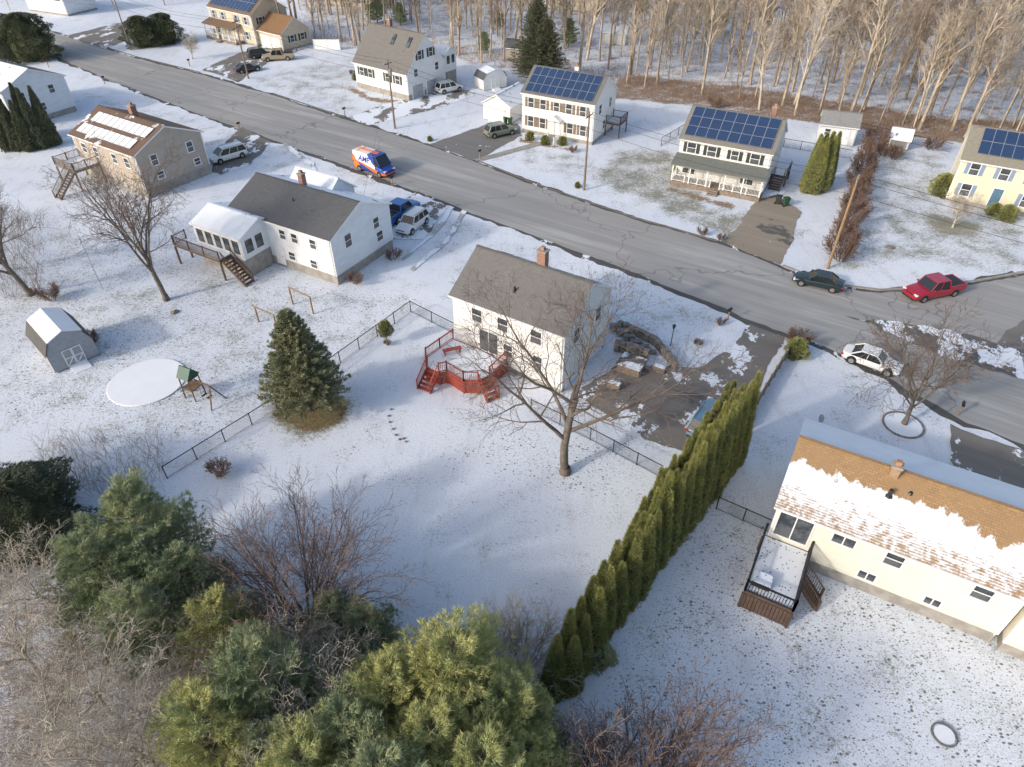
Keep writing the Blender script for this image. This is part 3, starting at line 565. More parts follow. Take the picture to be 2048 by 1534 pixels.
# sheds
def gambrel(label,P,dirv,Lh,W,wall,roof,snowm,hw=1.7,hr=2.9):
    d=Vector((dirv[0],dirv[1],0)).normalized(); o=top('shed',label,'shed',(P.x,P.y,0),math.atan2(d.y,d.x))
    pr=[(0,0.1),(W,.1),(W,hw),(W*.86,hw+(hr-hw)*.65),(W/2,hr),(W*.14,hw+(hr-hw)*.65),(0,hw)]
    q=B(); q.extx(pr,0,Lh); q.done('wall',o,[wall]); q=B(); e=.1
    po=[(-.12,hw-.1),(W*.13-.03,hw+(hr-hw)*.66+.03),(W/2,hr+.06),(W*.87+.03,hw+(hr-hw)*.66+.03),(W+.12,hw-.1)]
    for i in range(4):
        a,c_=po[i],po[i+1]; s_=1 if i in(1,2) else 0
        q.hexa([(-e,a[0],a[1]),(Lh+e,a[0],a[1]),(Lh+e,c_[0],c_[1]),(-e,c_[0],c_[1]),(-e,a[0],a[1]+.08),(Lh+e,a[0],a[1]+.08),(Lh+e,c_[0],c_[1]+.08),(-e,c_[0],c_[1]+.08)],s_)
    q.done('roof',o,[roof,snowm])
    for sg in(0,1):
        q=B(); y0=W/2-.75+sg*.76; q.box(Lh+.003,Lh+.04,y0,y0+.74,.15,1.75); dd=q.done('door',o,[wall]); q=B()
        for a in((y0,y0+.07,.15,1.75),(y0+.67,y0+.74,.15,1.75)): q.box(Lh+.041,Lh+.06,a[0],a[1],a[2],a[3])
        for z in(.15,.9,1.68): q.box(Lh+.041,Lh+.058,y0+.07,y0+.67,z,z+.07)
        q.beam((Lh+.05,y0+.1,.25),(Lh+.05,y0+.64,.88),.015,.07); q.done('door_trim',dd,[TRIM])
    q=B(); q.hexa([(Lh+.05,W/2-.7,0),(Lh+1.2,W/2-.7,0),(Lh+1.2,W/2+.7,0),(Lh+.05,W/2+.7,0),(Lh+.05,W/2-.7,.2),(Lh+1.2,W/2-.7,.04),(Lh+1.2,W/2+.7,.04),(Lh+.05,W/2+.7,.2)]); q.done('ramp',o,[SNOW]); return o
GS=M('grey_shed_wall',(.33,.35,.38),.7,.15)
a=G(112,748); gambrel('grey gambrel shed with snow on its rounded roof',a-Vector((.72,-.69,0)).normalized()*4.6,(.72,-.69),4.6,3.6,GS,roofM('shed_dark',(.1,.1,.1)),SNOW,1.8,3.4)
a=G(950,172); gambrel('white gambrel shed with snowy grey roof',a,(.5,-.865),3.2,4.4,WHITE,ROOFG,ROOFSN,1.8,3.0)
s1=house('white garden shed with grey roof and window',G(1632,284),(.93,-.36),4.8,3.6,2.6,3.8,WHITE,roofM('pale_shed_roof',(.3,.3,.3)),ROOFG,f=.1,name='shed',cat='shed'); win(s1,'front',1.1,1.6,.7,.8); door(s1,'front',3.4,1.0,1.9)
s2=house('small grey wooden shed with snow on its roof',G(1775,296),(.9,-.42),2.4,2.0,1.5,2.4,M('grey_wood_wall',(.3,.29,.28)),ROOFSN,ROOFSN,f=.1,name='shed',cat='shed')
s3=house('white shed at the edge of the woods',G(1205,88),(.95,-.3),4.5,3.5,2.2,3.2,WHITE,SNOW,ROOFG,f=.1,name='shed',cat='shed')
s4=house('brown shed with grey roof inside the woods',G(1010,120),(.95,-.3),4,3.2,2.2,3.2,TANS,ROOFG,ROOFG,f=.1,name='shed',cat='shed')
# ---------- vegetation generators
def segmesh(name,S,n,mats,smooth=True):
    S=np.array(S,dtype=np.float64); p0=S[:,0:3];p1=S[:,3:6];d=p1-p0; d/=np.linalg.norm(d,axis=1,keepdims=True)+1e-9
    ref=np.where(np.abs(d[:,2:3])<.9,np.array([[0,0,1.]]),np.array([[1.,0,0]])); a=np.cross(d,ref); a/=np.linalg.norm(a,axis=1,keepdims=True); b_=np.cross(d,a)
    an=np.arange(n)*2*np.pi/n; ring=a[:,None]*np.cos(an)[None,:,None]+b_[:,None]*np.sin(an)[None,:,None]
    p1=p1+d*(S[:,7:8]*.4)
    v=np.concatenate([p0[:,None]+ring*S[:,6][:,None,None],p1[:,None]+ring*S[:,7][:,None,None]],1)
    base=(np.arange(len(S))*2*n)[:,None]; i=np.arange(n); j=(i+1)%n
    f=np.stack([base+i,base+j,base+n+j,base+n+i],-1).reshape(-1,4); return npmesh(name,v,f,mats,smooth)
def grow(out,rng,p,d,Ln,r,lv,spec):
    nseg,kids,start,ang,ratio,jit,upw=spec[lv]; st=Ln/nseg; nodes=[(p.copy(),d.copy(),r)]; r0=r
    for i in range(nseg):
        d=(d+Vector((rng.gauss(0,jit),rng.gauss(0,jit),rng.gauss(0,jit)+upw))).normalized(); q=p+d*st; r1=max(r0*(1-.75*(i+1)/nseg),.006) if lv else r0*(1-.35*(i+1)/nseg)
        out[lv].append((*p,*q,r,r1)); p=q; r=r1; nodes.append((p.copy(),d.copy(),r))
    if lv+1<len(spec):
        ph=rng.uniform(0,6.28)
        for k in range(kids):
            f=start+(1-start)*(k+rng.uniform(.2,.9))/kids; x=f*nseg; i=min(int(x),nseg-1); a,da,ra=nodes[i]; b_,db,rb=nodes[i+1]; tt=x-i
            P_=a.lerp(b_,tt); rr=ra+(rb-ra)*tt; ph+=2.4+rng.uniform(-.4,.4); an=rad(ang*rng.uniform(.7,1.25)); o1=db.orthogonal().normalized(); o2=db.cross(o1)
            nd=db*math.cos(an)+(o1*math.cos(ph)+o2*math.sin(ph))*math.sin(an)
            grow(out,rng,P_,nd,Ln*ratio*rng.uniform(.75,1.15)*(1.1-.35*f),rr*.62 if lv else rr*.6,lv+1,spec)
def baretree(seed,Ht,r,spec,trunkf=.3,lean=(0,0),tm=None,cm=None,thin=.009):
    rng=random.Random(seed); out=[[] for _ in spec]; grow(out,rng,Vector((0,0,-.1)),Vector((lean[0],lean[1],1)).normalized(),Ht*trunkf,r,0,spec)
    fl=(0,0,-.1,0,0,.35,r*1.5,r*1.05)
    T=out[0]+[fl]+[s for s in out[1]]; T2=[s for lv in out[2:] for s in lv]; T2=[(*s[:6],max(s[6],thin),max(s[7],thin*.75)) for s in T2]
    return segmesh('trunk',T,7,[tm or BARK]),segmesh('crown',T2,3,[cm or TWIG])
OPEN=[(4,8,.45,36,1.6,.06,.02),(7,9,.2,42,.5,.12,.07),(5,8,.2,42,.52,.16,.04),(4,5,.15,40,.52,.18,.03),(3,0,0,0,0,.2,.02)]
def place(name,meshes,loc,label,cat,group=None,s=1,rz=0,sz=None):
    o=top(name,label,cat,loc,rz,group); o.scale=(s,s,sz or s)
    for nm,me in meshes: obj(nm,me,o)
    return o
def two(t_): return [('trunk',t_[0]),('crown',t_[1])]
tA=baretree(3,14.5,.20,[(5,7,.35,46,1.55,.07,0),(7,9,.25,42,.52,.13,.03),(5,7,.2,42,.52,.16,.02),(4,5,.15,40,.52,.18,.02),(3,0,0,0,0,.2,.02)],.30,(-.06,.02),thin=.008)
place('bare_tree',two(tA),G(1130,945),'large bare maple tree with wide spreading branches in the snowy yard','tree',s=1.62,rz=.3,sz=1.42)
tB=baretree(11,14,.19,OPEN,.3); place('bare_tree',two(tB),G(333,600),'tall bare tree standing in a leaf strewn yard','tree',s=1.3,sz=1.5)
tC=baretree(19,13,.19,OPEN,.3,(-.05,0)); place('bare_tree',two(tC),G(62,590),'bare grey tree beside a snowy lawn','tree',s=1.45)
place('bare_tree',two(tB),G(-70,560),'bare grey tree beside a snowy lawn','tree',s=1.4,rz=2)
tD=baretree(23,8,.12,OPEN,.25,tm=BARKL,cm=TWIGP)
tR=baretree(27,8,.11,[(4,8,.4,36,1.7,.06,.02),(6,8,.2,40,.5,.12,.07),(4,7,.2,42,.5,.16,.04),(3,5,.15,40,.5,.18,.03),(2,0,0,0,0,.2,.02)],.28); place('bare_tree',two(tR),G(1808,848),'small bare brown tree in a stone ringed bed by the road','tree',s=1.6,sz=1.6)
place('bare_tree',two(tD),G(385,118),'small bare ornamental tree on a front lawn','tree',s=.9,rz=1)
place('bare_tree',two(tD),G(1905,455),'low bare ornamental tree before the yellow house','tree',s=.85,rz=2)
q=B(); c_=G(1806,850)
for i in range(30):
    a=i*math.tau/30; a2=(i+.93)*math.tau/30; q.beam((c_.x+1.45*math.cos(a),c_.y+1.45*math.sin(a),.05),(c_.x+1.45*math.cos(a2),c_.y+1.45*math.sin(a2),.05),.12,.1)
o=top('planting_bed','ring of grey edging stones around a small tree','garden bed',c_); q.done('edging',o,[STONE],True)
q=B(); q.prism([(c_.x+1.35*math.cos(i*.3),c_.y+1.35*math.sin(i*.3)) for i in range(21)],.0,.06); q.done('mulch',o,[roofM('snowy_mulch',(.3,.25,.2),snow=.66)],True)
def shrub(seed,Ht,stems,sp,cm,thin=.012):
    rng=random.Random(seed); spec=[(6,7,.15,30,.5,.07,.03),(4,5,.2,32,.5,.12,.05),(3,3,.2,35,.5,.12,.04),(2,0,0,0,0,.1,.02)]; out=[[] for _ in spec]
    for i in range(stems):
        a=rng.uniform(0,6.28); t_=rng.uniform(.05,1)**.7*sp; grow(out,rng,Vector((math.cos(a)*.3,math.sin(a)*.3,0)),Vector((math.cos(a)*t_,math.sin(a)*t_,1)).normalized(),Ht*rng.uniform(.75,1.05),.035,0,spec)
    S=[(*s[:6],max(s[6],thin),max(s[7],thin*.7)) for lv in out for s in lv]; return segmesh('branches',S,3,[cm])
MAU=M('mauve_brown_twigs',(.23,.165,.145),.9,.3,2)
sh1=shrub(5,5.4,44,1.15,MAU,.009); sh2=shrub(8,3.2,30,1.0,MAU,.008); sh3=shrub(9,1.6,16,.9,TWIGR,.014); sh4=shrub(14,4.2,18,.7,TWIGP)
def ps(me,u,v,s,lb,cat='shrub',g_=None,rz=0): return place('shrub',[('branches',me)],G(u,v),lb,cat,g_,s,rz)
ps(sh1,615,1240,1.3,'large bare vase shaped shrub at the edge of the yard'); ps(sh2,1290,1640,1.8,'wide bare shrub with fine brown twigs',rz=1); ps(sh1,1130,1760,.95,'bare shrub with fine brown twigs',rz=2); ps(sh2,1180,1600,1.2,'wide bare shrub with fine brown twigs',rz=3)
ps(sh4,1050,1340,.85,'pale bare shrub beside the arborvitae hedge',rz=1); ps(sh4,1000,1300,.6,'pale bare shrub beside the arborvitae hedge',rz=3); ps(sh3,441,950,.75,'small reddish bare shrub in the snow'); ps(sh3,712,568,.7,'low bare shrub beside the house wall'); ps(sh3,786,520,.7,'low bare shrub beside the house wall',rz=1)
for i,(u,v) in enumerate(((1745,290),(1738,310),(1730,332),(1722,355),(1716,378),(1710,400),(1702,425),(1696,448),(1690,472),(1684,495),(1678,520),(1786,318),(1765,312))): ps(sh3,u,v,1.35 if i<11 else 1.0,'brown bare hedge shrub along the property line','shrub','bare shrubs in a hedge row',i)
for u,v,s in((1860,300,1),(1430,215,.9),(705,150,.5),(1145,305,.5),(1405,470,.5),(1440,480,.4),(1440,650,.4),(1395,690,.35),(180,695,.9),(105,600,.9),(1590,690,.9)): ps(sh3,u,v,s,'small bare shrub dusted with snow','shrub',None,u)
# conifer foliage
def tris(C,Dr,k,ln,wd,sp,rng):
    n=len(C)*k; C=np.repeat(C,k,0); Dr=np.repeat(Dr,k,0); d=Dr+rng.normal(0,sp,(n,3)); d/=np.linalg.norm(d,axis=1,keepdims=True); l=ln*rng.uniform(.6,1.2,(n,1))
    sd=np.cross(d,rng.normal(0,1,(n,3))); sd/=np.linalg.norm(sd,axis=1,keepdims=True); w_=wd*rng.uniform(.7,1.2,(n,1))
    c0=C+rng.normal(0,ln*.12,(n,3)); return np.stack([c0-sd*w_/2,c0+sd*w_/2,c0+d*l],1).reshape(-1,3)
def trimesh(name,V,mats): return npmesh(name,V,np.arange(len(V)).reshape(-1,3),mats)
PINEL=leafM('white_pine_needles',(.42,.46,.25),(.27,.33,.18),.6); PINEY=leafM('yellow_green_pine_needles',(.56,.55,.22),(.38,.42,.18),.6); SPRL=leafM('spruce_needles',(.36,.355,.20),(.24,.265,.15),.8); ARBL=leafM('arborvitae_leaves',(.36,.36,.12),(.23,.26,.10),.9); DKL=leafM('dark_evergreen',(.15,.16,.09),(.09,.11,.065),.8)  # PINEY is the brighter, yellower green of some pines
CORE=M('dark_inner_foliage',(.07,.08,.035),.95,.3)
def pine(seed,Ht,Rr,mat,dens=1.0,droop=0.1,nb=6):
    rng=np.random.default_rng(seed); br=[(0,0,-.1,0,0,Ht*.97,.2,.03)]; C=[];D=[]; z=Ht*.12
    while z<Ht*.98:
        f=z/Ht; n=nb; rl=Rr*(1-f)**.62*min(1,.55+f*1.5)*1.0+.25; a0=rng.uniform(0,6.28)
        for k in range(n):
            a=a0+k*2*np.pi/n+rng.normal(0,.25); l=rl*rng.uniform(.5,1.35); dv_=np.array([np.cos(a),np.sin(a),.28-droop+f*.5]); 
            p0=np.array([0,0,z]); p1=p0+dv_*l; br.append((*p0,*p1,.05*(1-f)+.02,.012))
            m_=int((14+32*l)*dens); tt=rng.uniform(.25,1.0,m_)**.75; lat=rng.normal(0,1,m_)*.21*l*(.3+.7*(1-np.abs(tt-.6))); 
            pp=p0+dv_*(tt*l)[:,None]; sd=np.array([-np.sin(a),np.cos(a),0]); pp=pp+sd*lat[:,None]+np.array([0,0,1])*(rng.normal(.03,.10,m_)[:,None]-np.abs(lat)[:,None]*.12)
            dd=dv_*.7+sd*(lat/(.3*l+.1))[:,None]*.5+np.array([0,0,.45]); C.append(pp); D.append(dd)
        z+=.46+.28*rng.random()
    C=np.concatenate(C);D=np.concatenate(D); return segmesh('trunk',br,6,[BARK]),trimesh('crown',tris(C,D,14,.30,.030,.6,rng),[mat])
p1=pine(1,9.5,3.8,PINEL,.95); p2=pine(2,9,3.7,PINEY,.9); p3=pine(3,8,3.2,PINEL,.9); p4=pine(6,8.5,3.3,PINEY,.85)
def spruce(seed,Ht,Rr,mat,dens=1.0,pw=.85,z0=.11,jl=.6,jh=1.2):
    rng=np.random.default_rng(seed); br=[(0,0,-.1,0,0,Ht*.98,.16,.02)]; C=[];D=[]; z=Ht*z0
    while z<Ht*.985:
        f=z/Ht; n=12; rl=Rr*((1-f)/(1-z0))**pw+.12; a0=rng.uniform(0,6.28)
        for k in range(n):
            a=a0+k*2*np.pi/n+rng.normal(0,.12); l=rl*rng.uniform(jl,jh); p0=np.array([0,0,z]); dv_=np.array([np.cos(a),np.sin(a),-.08+f*.55]); br.append((*p0,*(p0+dv_*l),.025,.01))
            m_=int((5+30*l)*dens); tt=rng.uniform(.15,1,m_); lat=rng.uniform(-1,1,m_)*.34*l*(1.1-tt); sd=np.array([-np.sin(a),np.cos(a),0])
            pp=p0+dv_*(tt*l)[:,None]+sd*lat[:,None]+np.array([0,0,1])*(rng.normal(0,.04,m_)+.09*tt*tt*l)[:,None]; dd=dv_*.9+sd*np.sign(lat)[:,None]*.7+np.array([0,0,.25]); C.append(pp);D.append(dd)
        z+=.25+.1*rng.random()
    C=np.concatenate(C);D=np.concatenate(D); return segmesh('trunk',br,6,[BARK]),trimesh('crown',tris(C,D,8,.2,.045,.5,rng),[mat])
s1_=spruce(4,9.4,3.15,SPRL,1.15,.85,.17,.78,1.12); place('spruce_tree',two(s1_),G(621,822),'blue green spruce with bare earth beneath it in snow','tree')
def blob(seed,Ht,Rr,mat,n,k=5,ln=.2,wd=.07,col=False,lump=.16):
    rng=np.random.default_rng(seed); z=rng.uniform(0,1,n)**.9; a=rng.uniform(0,6.28,n)
    prof=lambda z:(np.clip(1-z**(1.6 if col else 2.6),0,1)**(1.0 if col else .5))*(np.clip(.88+z*.7,0,1) if col else np.clip(.75+z*1.2,0,1))
    lm=1+lump*np.sin(a*3+z*5+seed)+lump*.7*np.sin(a*7-z*11+seed*2)+lump*.5*np.sin(z*26+a*2)
    r=Rr*prof(z)*lm*(1-np.abs(rng.normal(0,.11,n))); C=np.stack([r*np.cos(a),r*np.sin(a),z*Ht],1)
    D=np.stack([np.cos(a)*(.30 if col else .9),np.sin(a)*(.30 if col else .9),np.full(n,1.0 if col else .4+.0)],1)
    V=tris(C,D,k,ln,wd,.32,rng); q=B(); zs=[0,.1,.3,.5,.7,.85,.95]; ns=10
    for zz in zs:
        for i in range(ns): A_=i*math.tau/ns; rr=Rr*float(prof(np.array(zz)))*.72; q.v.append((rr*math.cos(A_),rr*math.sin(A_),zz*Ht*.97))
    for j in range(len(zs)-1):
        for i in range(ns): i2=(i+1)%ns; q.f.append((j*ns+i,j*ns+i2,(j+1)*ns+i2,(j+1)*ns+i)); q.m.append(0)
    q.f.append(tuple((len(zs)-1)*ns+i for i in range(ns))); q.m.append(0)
    return q.mesh('trunk',[CORE]),trimesh('crown',V,[mat])  # added dark core filling the crown against see-through, no real trunk
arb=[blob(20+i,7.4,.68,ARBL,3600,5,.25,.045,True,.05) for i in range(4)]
hp=[(1115,1390),(1150,1330),(1200,1255),(1265,1175),(1330,1090),(1385,1020),(1432,958),(1458,925)]
HP=[G(*p) for p in hp]; tot=sum((HP[i+1]-HP[i]).length for i in range(len(HP)-1)); nT=36
def along(P,s):
    for a,b_ in zip(P[:-1],P[1:]):
        l=(b_-a).length
        if s<=l: return a.lerp(b_,s/l)
        s-=l
    return P[-1]
for i in range(nT):
    q_=along(HP,tot*i/(nT-1)); sd=(i%2-.5)*.55+R.uniform(-.08,.08); me=arb[R.randrange(4)]; s_=R.uniform(.85,1.1); hh=R.uniform(.86,1.10)*(.76+.34*i/nT)
    place('arborvitae',two(me),q_+Vector((sd,-sd*.5,0)),'tall columnar arborvitae in a dense evergreen hedge','hedge tree','arborvitae in the dividing hedge',s_,R.uniform(0,6),hh)
for i in range(15):
    q_=along(HP,tot*(.45+.55*i/14)); me=arb[R.randrange(4)]
    place('arborvitae',two(me),q_+Vector((-1.05+R.uniform(-.1,.1),.45,0)),'tall columnar arborvitae in a dense evergreen hedge','hedge tree','arborvitae in the dividing hedge',R.uniform(.8,1.0),R.uniform(0,6),R.uniform(.66,.85)+.2*i/15)
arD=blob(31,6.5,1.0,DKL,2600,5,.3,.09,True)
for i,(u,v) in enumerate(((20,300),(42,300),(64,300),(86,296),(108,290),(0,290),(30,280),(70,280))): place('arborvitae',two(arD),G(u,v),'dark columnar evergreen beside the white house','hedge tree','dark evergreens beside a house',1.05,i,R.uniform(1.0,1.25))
for i,(u,v) in enumerate(((1612,378),(1624,374),(1636,372),(1648,372),(1640,382),(1625,386),(1614,384))): place('arborvitae',two(arb[i%4]),G(u,v),'tall green arborvitae in the side yard','hedge tree','arborvitae clump in a side yard',1.3,i,.9)
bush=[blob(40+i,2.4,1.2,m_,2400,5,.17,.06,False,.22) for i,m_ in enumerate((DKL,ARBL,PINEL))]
def pb(k,u,v,s,lb,sz=None): return place('evergreen_shrub',two(bush[k]),G(u,v),lb,'bush',None,s,u,sz)
DK2=[blob(70+i,6,3.0,DKL,11000,5,.2,.055,False,.27) for i in range(2)]
for i,(u,v,s,sz) in enumerate(((75,1090,1.15,1.0),(-40,1060,1.2,1.1),(70,118,1.5,1.3),(20,112,1.4,1.2),(290,92,1.0,.9),(335,86,1.0,.9))): place('evergreen_shrub',two(DK2[i%2]),G(u,v),'large dark rounded evergreen clump on snow','bush',None,s,i,sz)
pb(1,1880,390,1.1,'green bush at the corner of the yellow house'); pb(1,2010,440,.75,'clipped green bush before the yellow house'); pb(1,1985,430,.6,'clipped green bush before the yellow house')
for u,v in((712,160),(806,190),(1060,280),(1125,290),(735,170),(1090,288)): pb(1,u,v,.5,'small evergreen foundation bush')
pb(1,1590,712,.75,'green bush at the end of the wooden fence'); pb(1,860,282,.3,'small round bush on the verge'); pb(1,1355,352,.6,'small bush beside the porch'); pb(2,1195,1320,.7,'young pine at the hedge base'); pb(1,1155,375,.3,'tiny bush at the pole')
rt=blob(50,1.5,.6,ARBL,900,5,.12,.05); o=top('round_tree','small round topped tree on a slim trunk by the fence','tree',G(775,690)); q=B(); q.cyl((0,0,0),(0,0,1.4),.05,7); q.done('trunk',o,[BARK]); x=obj('crown',rt[1],o); x.location=(0,0,1.1); x=obj('inner_foliage',rt[0],o); x.location=(0,0,1.1); x=obj('low_growth',sh3,o); x.scale=(.3,.3,.3)
# foreground pines: surveyed crown tops
for i,(k,u,v,s) in enumerate(((0,250,1010,.92),(0,170,1110,.8),(2,350,1130,.75),(0,270,1200,.7),(3,430,1220,.75),(2,660,1215,.6),(2,725,1235,.6),(0,500,1330,.85),(1,400,1430,.85),(3,780,1360,.9),(1,905,1310,.98),(3,1000,1400,.85),(1,860,1470,.9),(0,690,1440,.8),(1,1060,1500,.65),(1,600,1520,.85),(2,540,1480,.75),(1,960,1530,.9),(0,760,1540,.9),(3,470,1250,.6))):
    pp=(p1,p2,p3,p4)[k]; hh=(9.5,9,8,8.5)[k]*s; P_=U(u,v,hh*.88); P_.z=0
    place('pine_tree',two(pp),P_,('dense green white pine','bright yellow green white pine','young olive green white pine','feathery yellow green white pine')[k]+' at the brushy lot edge','tree',None,s,i*1.3)
spF=spruce(9,13,4.6,DKL,.6,.7); place('spruce_tree',two(spF),G(1072,165),'tall dark spruce at the edge of the woods','tree'); place('spruce_tree',two(spF),G(1092,172),'dark spruce beside its taller neighbour','tree',None,.8,1)
tP=baretree(33,11,.11,[OPEN[0],(7,8,.2,42,.5,.14,.05),(5,6,.2,42,.52,.18,.03),(4,4,.15,40,.5,.2,.02),(3,0,0,0,0,.2,.02)],.3,tm=BARKL,cm=TWIGP,thin=.010)
for i,(u,v,s) in enumerate(((30,1090,1.0),(110,1290,1.0),(20,1400,1.1),(230,1430,1.05),(330,1330,.85),(560,1400,.95),(630,1290,.85),(150,1480,1.0),(420,1300,.8),(480,1480,1.0),(-60,1200,1.1))):
    P_=U(u,v,7*s); P_.z=0; place('bare_tree',two(tP),P_,'pale leafless tree in brush at the lot edge','tree','pale leafless trees in the brush',s,i*1.7)
# woods
WSPEC=[(8,13,.38,32,.34,.03,.01),(4,6,.2,38,.5,.12,.08),(3,5,.2,38,.55,.15,.05),(2,0,0,0,0,.15,.03)]
WSEG=[]
def wtree(seed,Ht,r,mat,thin=.020):
    rng=random.Random(seed); out=[[] for _ in WSPEC]; grow(out,rng,Vector((0,0,-.1)),Vector((rng.uniform(-.09,.09),rng.uniform(-.09,.09),1)),Ht*.9,r,0,WSPEC)
    S=[(*s[:6],max(s[6],thin),max(s[7],thin*.7)) for lv in out for s in lv]; WSEG.append(np.array([s for s in S if s[6]>.03])); return segmesh('bare_tree',S,4,[mat])
WM=[M('woods_bark_a',(.50,.42,.33),.9,.45,1),M('woods_bark_b',(.36,.29,.23),.9,.45,1),M('woods_bark_c',(.60,.52,.42),.9,.45,1)]
wt=[wtree(60+i,R.uniform(14,21),R.uniform(.14,.30),WM[i%3]) for i in range(10)]
def wedge(x):
    e=137-(x+10)*.60 if x<50 else 101-(x-50)*.3
    return 150-(x+50)*.3 if x<-10 else e
def inw(band=1):
    while 1:
        x=R.uniform(-50,150); y=R.uniform(86,215); e=wedge(x)
        if y<e+band or abs(x)>y*.78+5 or (x<20 and R.random()<.35): continue
        return x,y,e
cnt=0
while cnt<290:
    x,y,e=inw()
    if R.random()<(y-e)/120: continue
    o=obj('bare_tree',wt[R.randrange(10)]); o.location=(x,y,0); o.rotation_euler=(0,0,R.uniform(0,6.28)); s=R.uniform(.65,1.15); o.scale=(s,s,s*R.uniform(.85,1.15)); tag(o,'tall leafless woodland tree rising from brown leaf litter','tree','leafless trees in the woods'); cnt+=1
AL=[]
for i in range(380):
    x,y,e=inw(); S=WSEG[R.randrange(10)].copy(); s=R.uniform(.3,.95); a=R.uniform(0,6.28); ca_,sa=math.cos(a)*s,math.sin(a)*s
    for o0 in(0,3): X=S[:,o0].copy(); Y=S[:,o0+1].copy(); S[:,o0]=X*ca_-Y*sa+x; S[:,o0+1]=X*sa+Y*ca_+y; S[:,o0+2]*=s
    S[:,6:]*=s; AL.append(S)
o=obj('distant_woods',segmesh('distant_woods',np.concatenate(AL),3,[WM[0]])); o['kind']='stuff'; o['label']='dense mass of leafless tan saplings and trunks'
for i in range(14):
    x,y,e=inw(3); place('pine_tree',two(p3),Vector((x,y,0)),'small green pine growing among leafless woods','tree','small pines in the woods',R.uniform(.3,.8),i)
for i,(u,v) in enumerate(((700,40),(640,60),(740,50),(820,40),(700,75),(230,20),(330,10),(180,5),(20,20),(600,20),(860,60),(900,80),(760,20),(660,30))):
    o=obj('bare_tree',wt[i%9]); o.location=G(u,v); o.scale=(.65,.65,.65); tag(o,'bare tree between houses','tree')
def brush(name,n,sampler,hmin,hmax,r,mat):
    S=[]
    for i in range(n):
        p=sampler(); a=R.uniform(0,6.28); t_=R.uniform(.1,.9); h_=R.uniform(hmin,hmax); q1=(p[0]+math.cos(a)*t_*h_*.4,p[1]+math.sin(a)*t_*h_*.4,h_*.6); q2=(q1[0]+math.cos(a+.5)*t_*h_*.5,q1[1]+math.sin(a+.5)*t_*h_*.5,h_*R.uniform(.7,1.05))
        S.append((p[0],p[1],0,*q1,r,r*.8)); S.append((*q1,*q2,r*.8,r*.5)); a2=a+R.uniform(-2,2); S.append((*q1,q1[0]+math.cos(a2)*h_*.35,q1[1]+math.sin(a2)*h_*.35,q1[2]+h_*.25,r*.6,r*.4))
    o=obj(name,segmesh(name,S,3,[mat])); o['kind']='stuff'; o['label']='tangled dry leafless undergrowth'; return o
brush('woodland_undergrowth',4500,lambda:inw()[:2],.4,2.0,.024,BRUSH)
def eb():
    while 1:
        x,y,e=inw()
        if y<e+9: return x,y
brush('woods_edge_undergrowth',4000,eb,.3,1.6,.02,M('edge_brush',(.40,.28,.20),.95,.5,.5))
def s2f():
    while 1:
        u=R.uniform(-120,1120); v=R.uniform(1150,1640); 
        if v>1150+ .24*(u+120): p=G(u,v); return (p.x,p.y)
brush('lot_edge_undergrowth',3600,s2f,.5,2.6,.010,M('bramble_stems',(.38,.31,.25),.95,.5,1))
def s3f():
    p=G(R.uniform(80,330),R.uniform(880,1000)); return (p.x,p.y)
brush('side_undergrowth',500,s3f,.6,2.0,.011,TWIG)
def s4f():
    p=G(R.uniform(-60,90),R.uniform(430,600)); return (p.x,p.y)
brush('yard_edge_undergrowth',500,s4f,.6,2.6,.015,TWIG)
# ---------- fences
def clf(label,px,h_=1.2,mat=BLACK,sp=2.4):
    P=[G(*p) for p in px]; o=top('chain_link_fence',label,'fence',P[0]); r_=B(); ms=B(); Z=Vector((0,0,1)); pm=None
    for a,c_ in zip(P[:-1],P[1:]):
        r_.beam(a+Z*h_,c_+Z*h_,.05,.05); r_.beam(a+Z*.08,c_+Z*.08,.02,.02); d_=c_-a; l=d_.length; n=max(1,round(l/sp))
        for i in range(n):
            k=B(); b0=a+d_*(i/n); k.cyl(b0,b0+Z*(h_+.06),.04,7); k.done('post',o,[mat],True)
        m_=int(l/.16); e=d_/l
        for i in range(m_):
            for sg in(0,h_): s0=a+d_*(i/m_); f_=min(1,(l-(i/m_)*l)/h_); s1__=s0+e*h_*f_; ms.beam(s0+Z*sg,s1__+Z*(sg+(h_*f_ if sg==0 else -h_*f_)),.006,.006)
    r_.done('rail',o,[mat],True); ms.done('wire_mesh',o,[mat],True); return o
clf('black chain link fence crossing the snowy back yards',[(335,957),(555,818),(822,624),(908,668)]); clf('black chain link fence between yard and driveway',[(1062,822),(1180,880),(1322,956)]); clf('black chain link fence and gate beside the cream house',[(1432,1018),(1540,1066)]); clf('dark chain link fence around a back yard',[(1322,292),(1372,262),(1600,300),(1700,318)],1.2); clf('dark chain link fence near the woods edge',[(1715,262),(1900,305)],1.2)
wf=top('wooden_fence','long weathered wooden rail fence beside the driveway','fence',G(1480,865)); a=G(1478,868); c_=G(1578,705); n=9
for i in range(n+1): q=B(); p_=a.lerp(c_,i/n); q.beam(p_,p_+Vector((0,0,1.25)),.14,.14); q.done('post',wf,[WOODG],True)
for z in(.15,.38,.61,.84,1.07): q=B(); q.beam(a+Vector((0,0,z)),c_+Vector((0,0,z)),.05,.19); q.done('board',wf,[WOODG],True)
wp=top('privacy_fence','white vinyl privacy fence panel near the woods','fence',G(655,100)); q=B(); q.box(-2.5,2.5,-.04,.04,.05,1.9); q.done('panel',wp,[TRIM])
for x in(-2.5,0,2.5): q=B(); q.box(x-.07,x+.07,-.08,.08,0,2); q.done('post',wp,[TRIM])
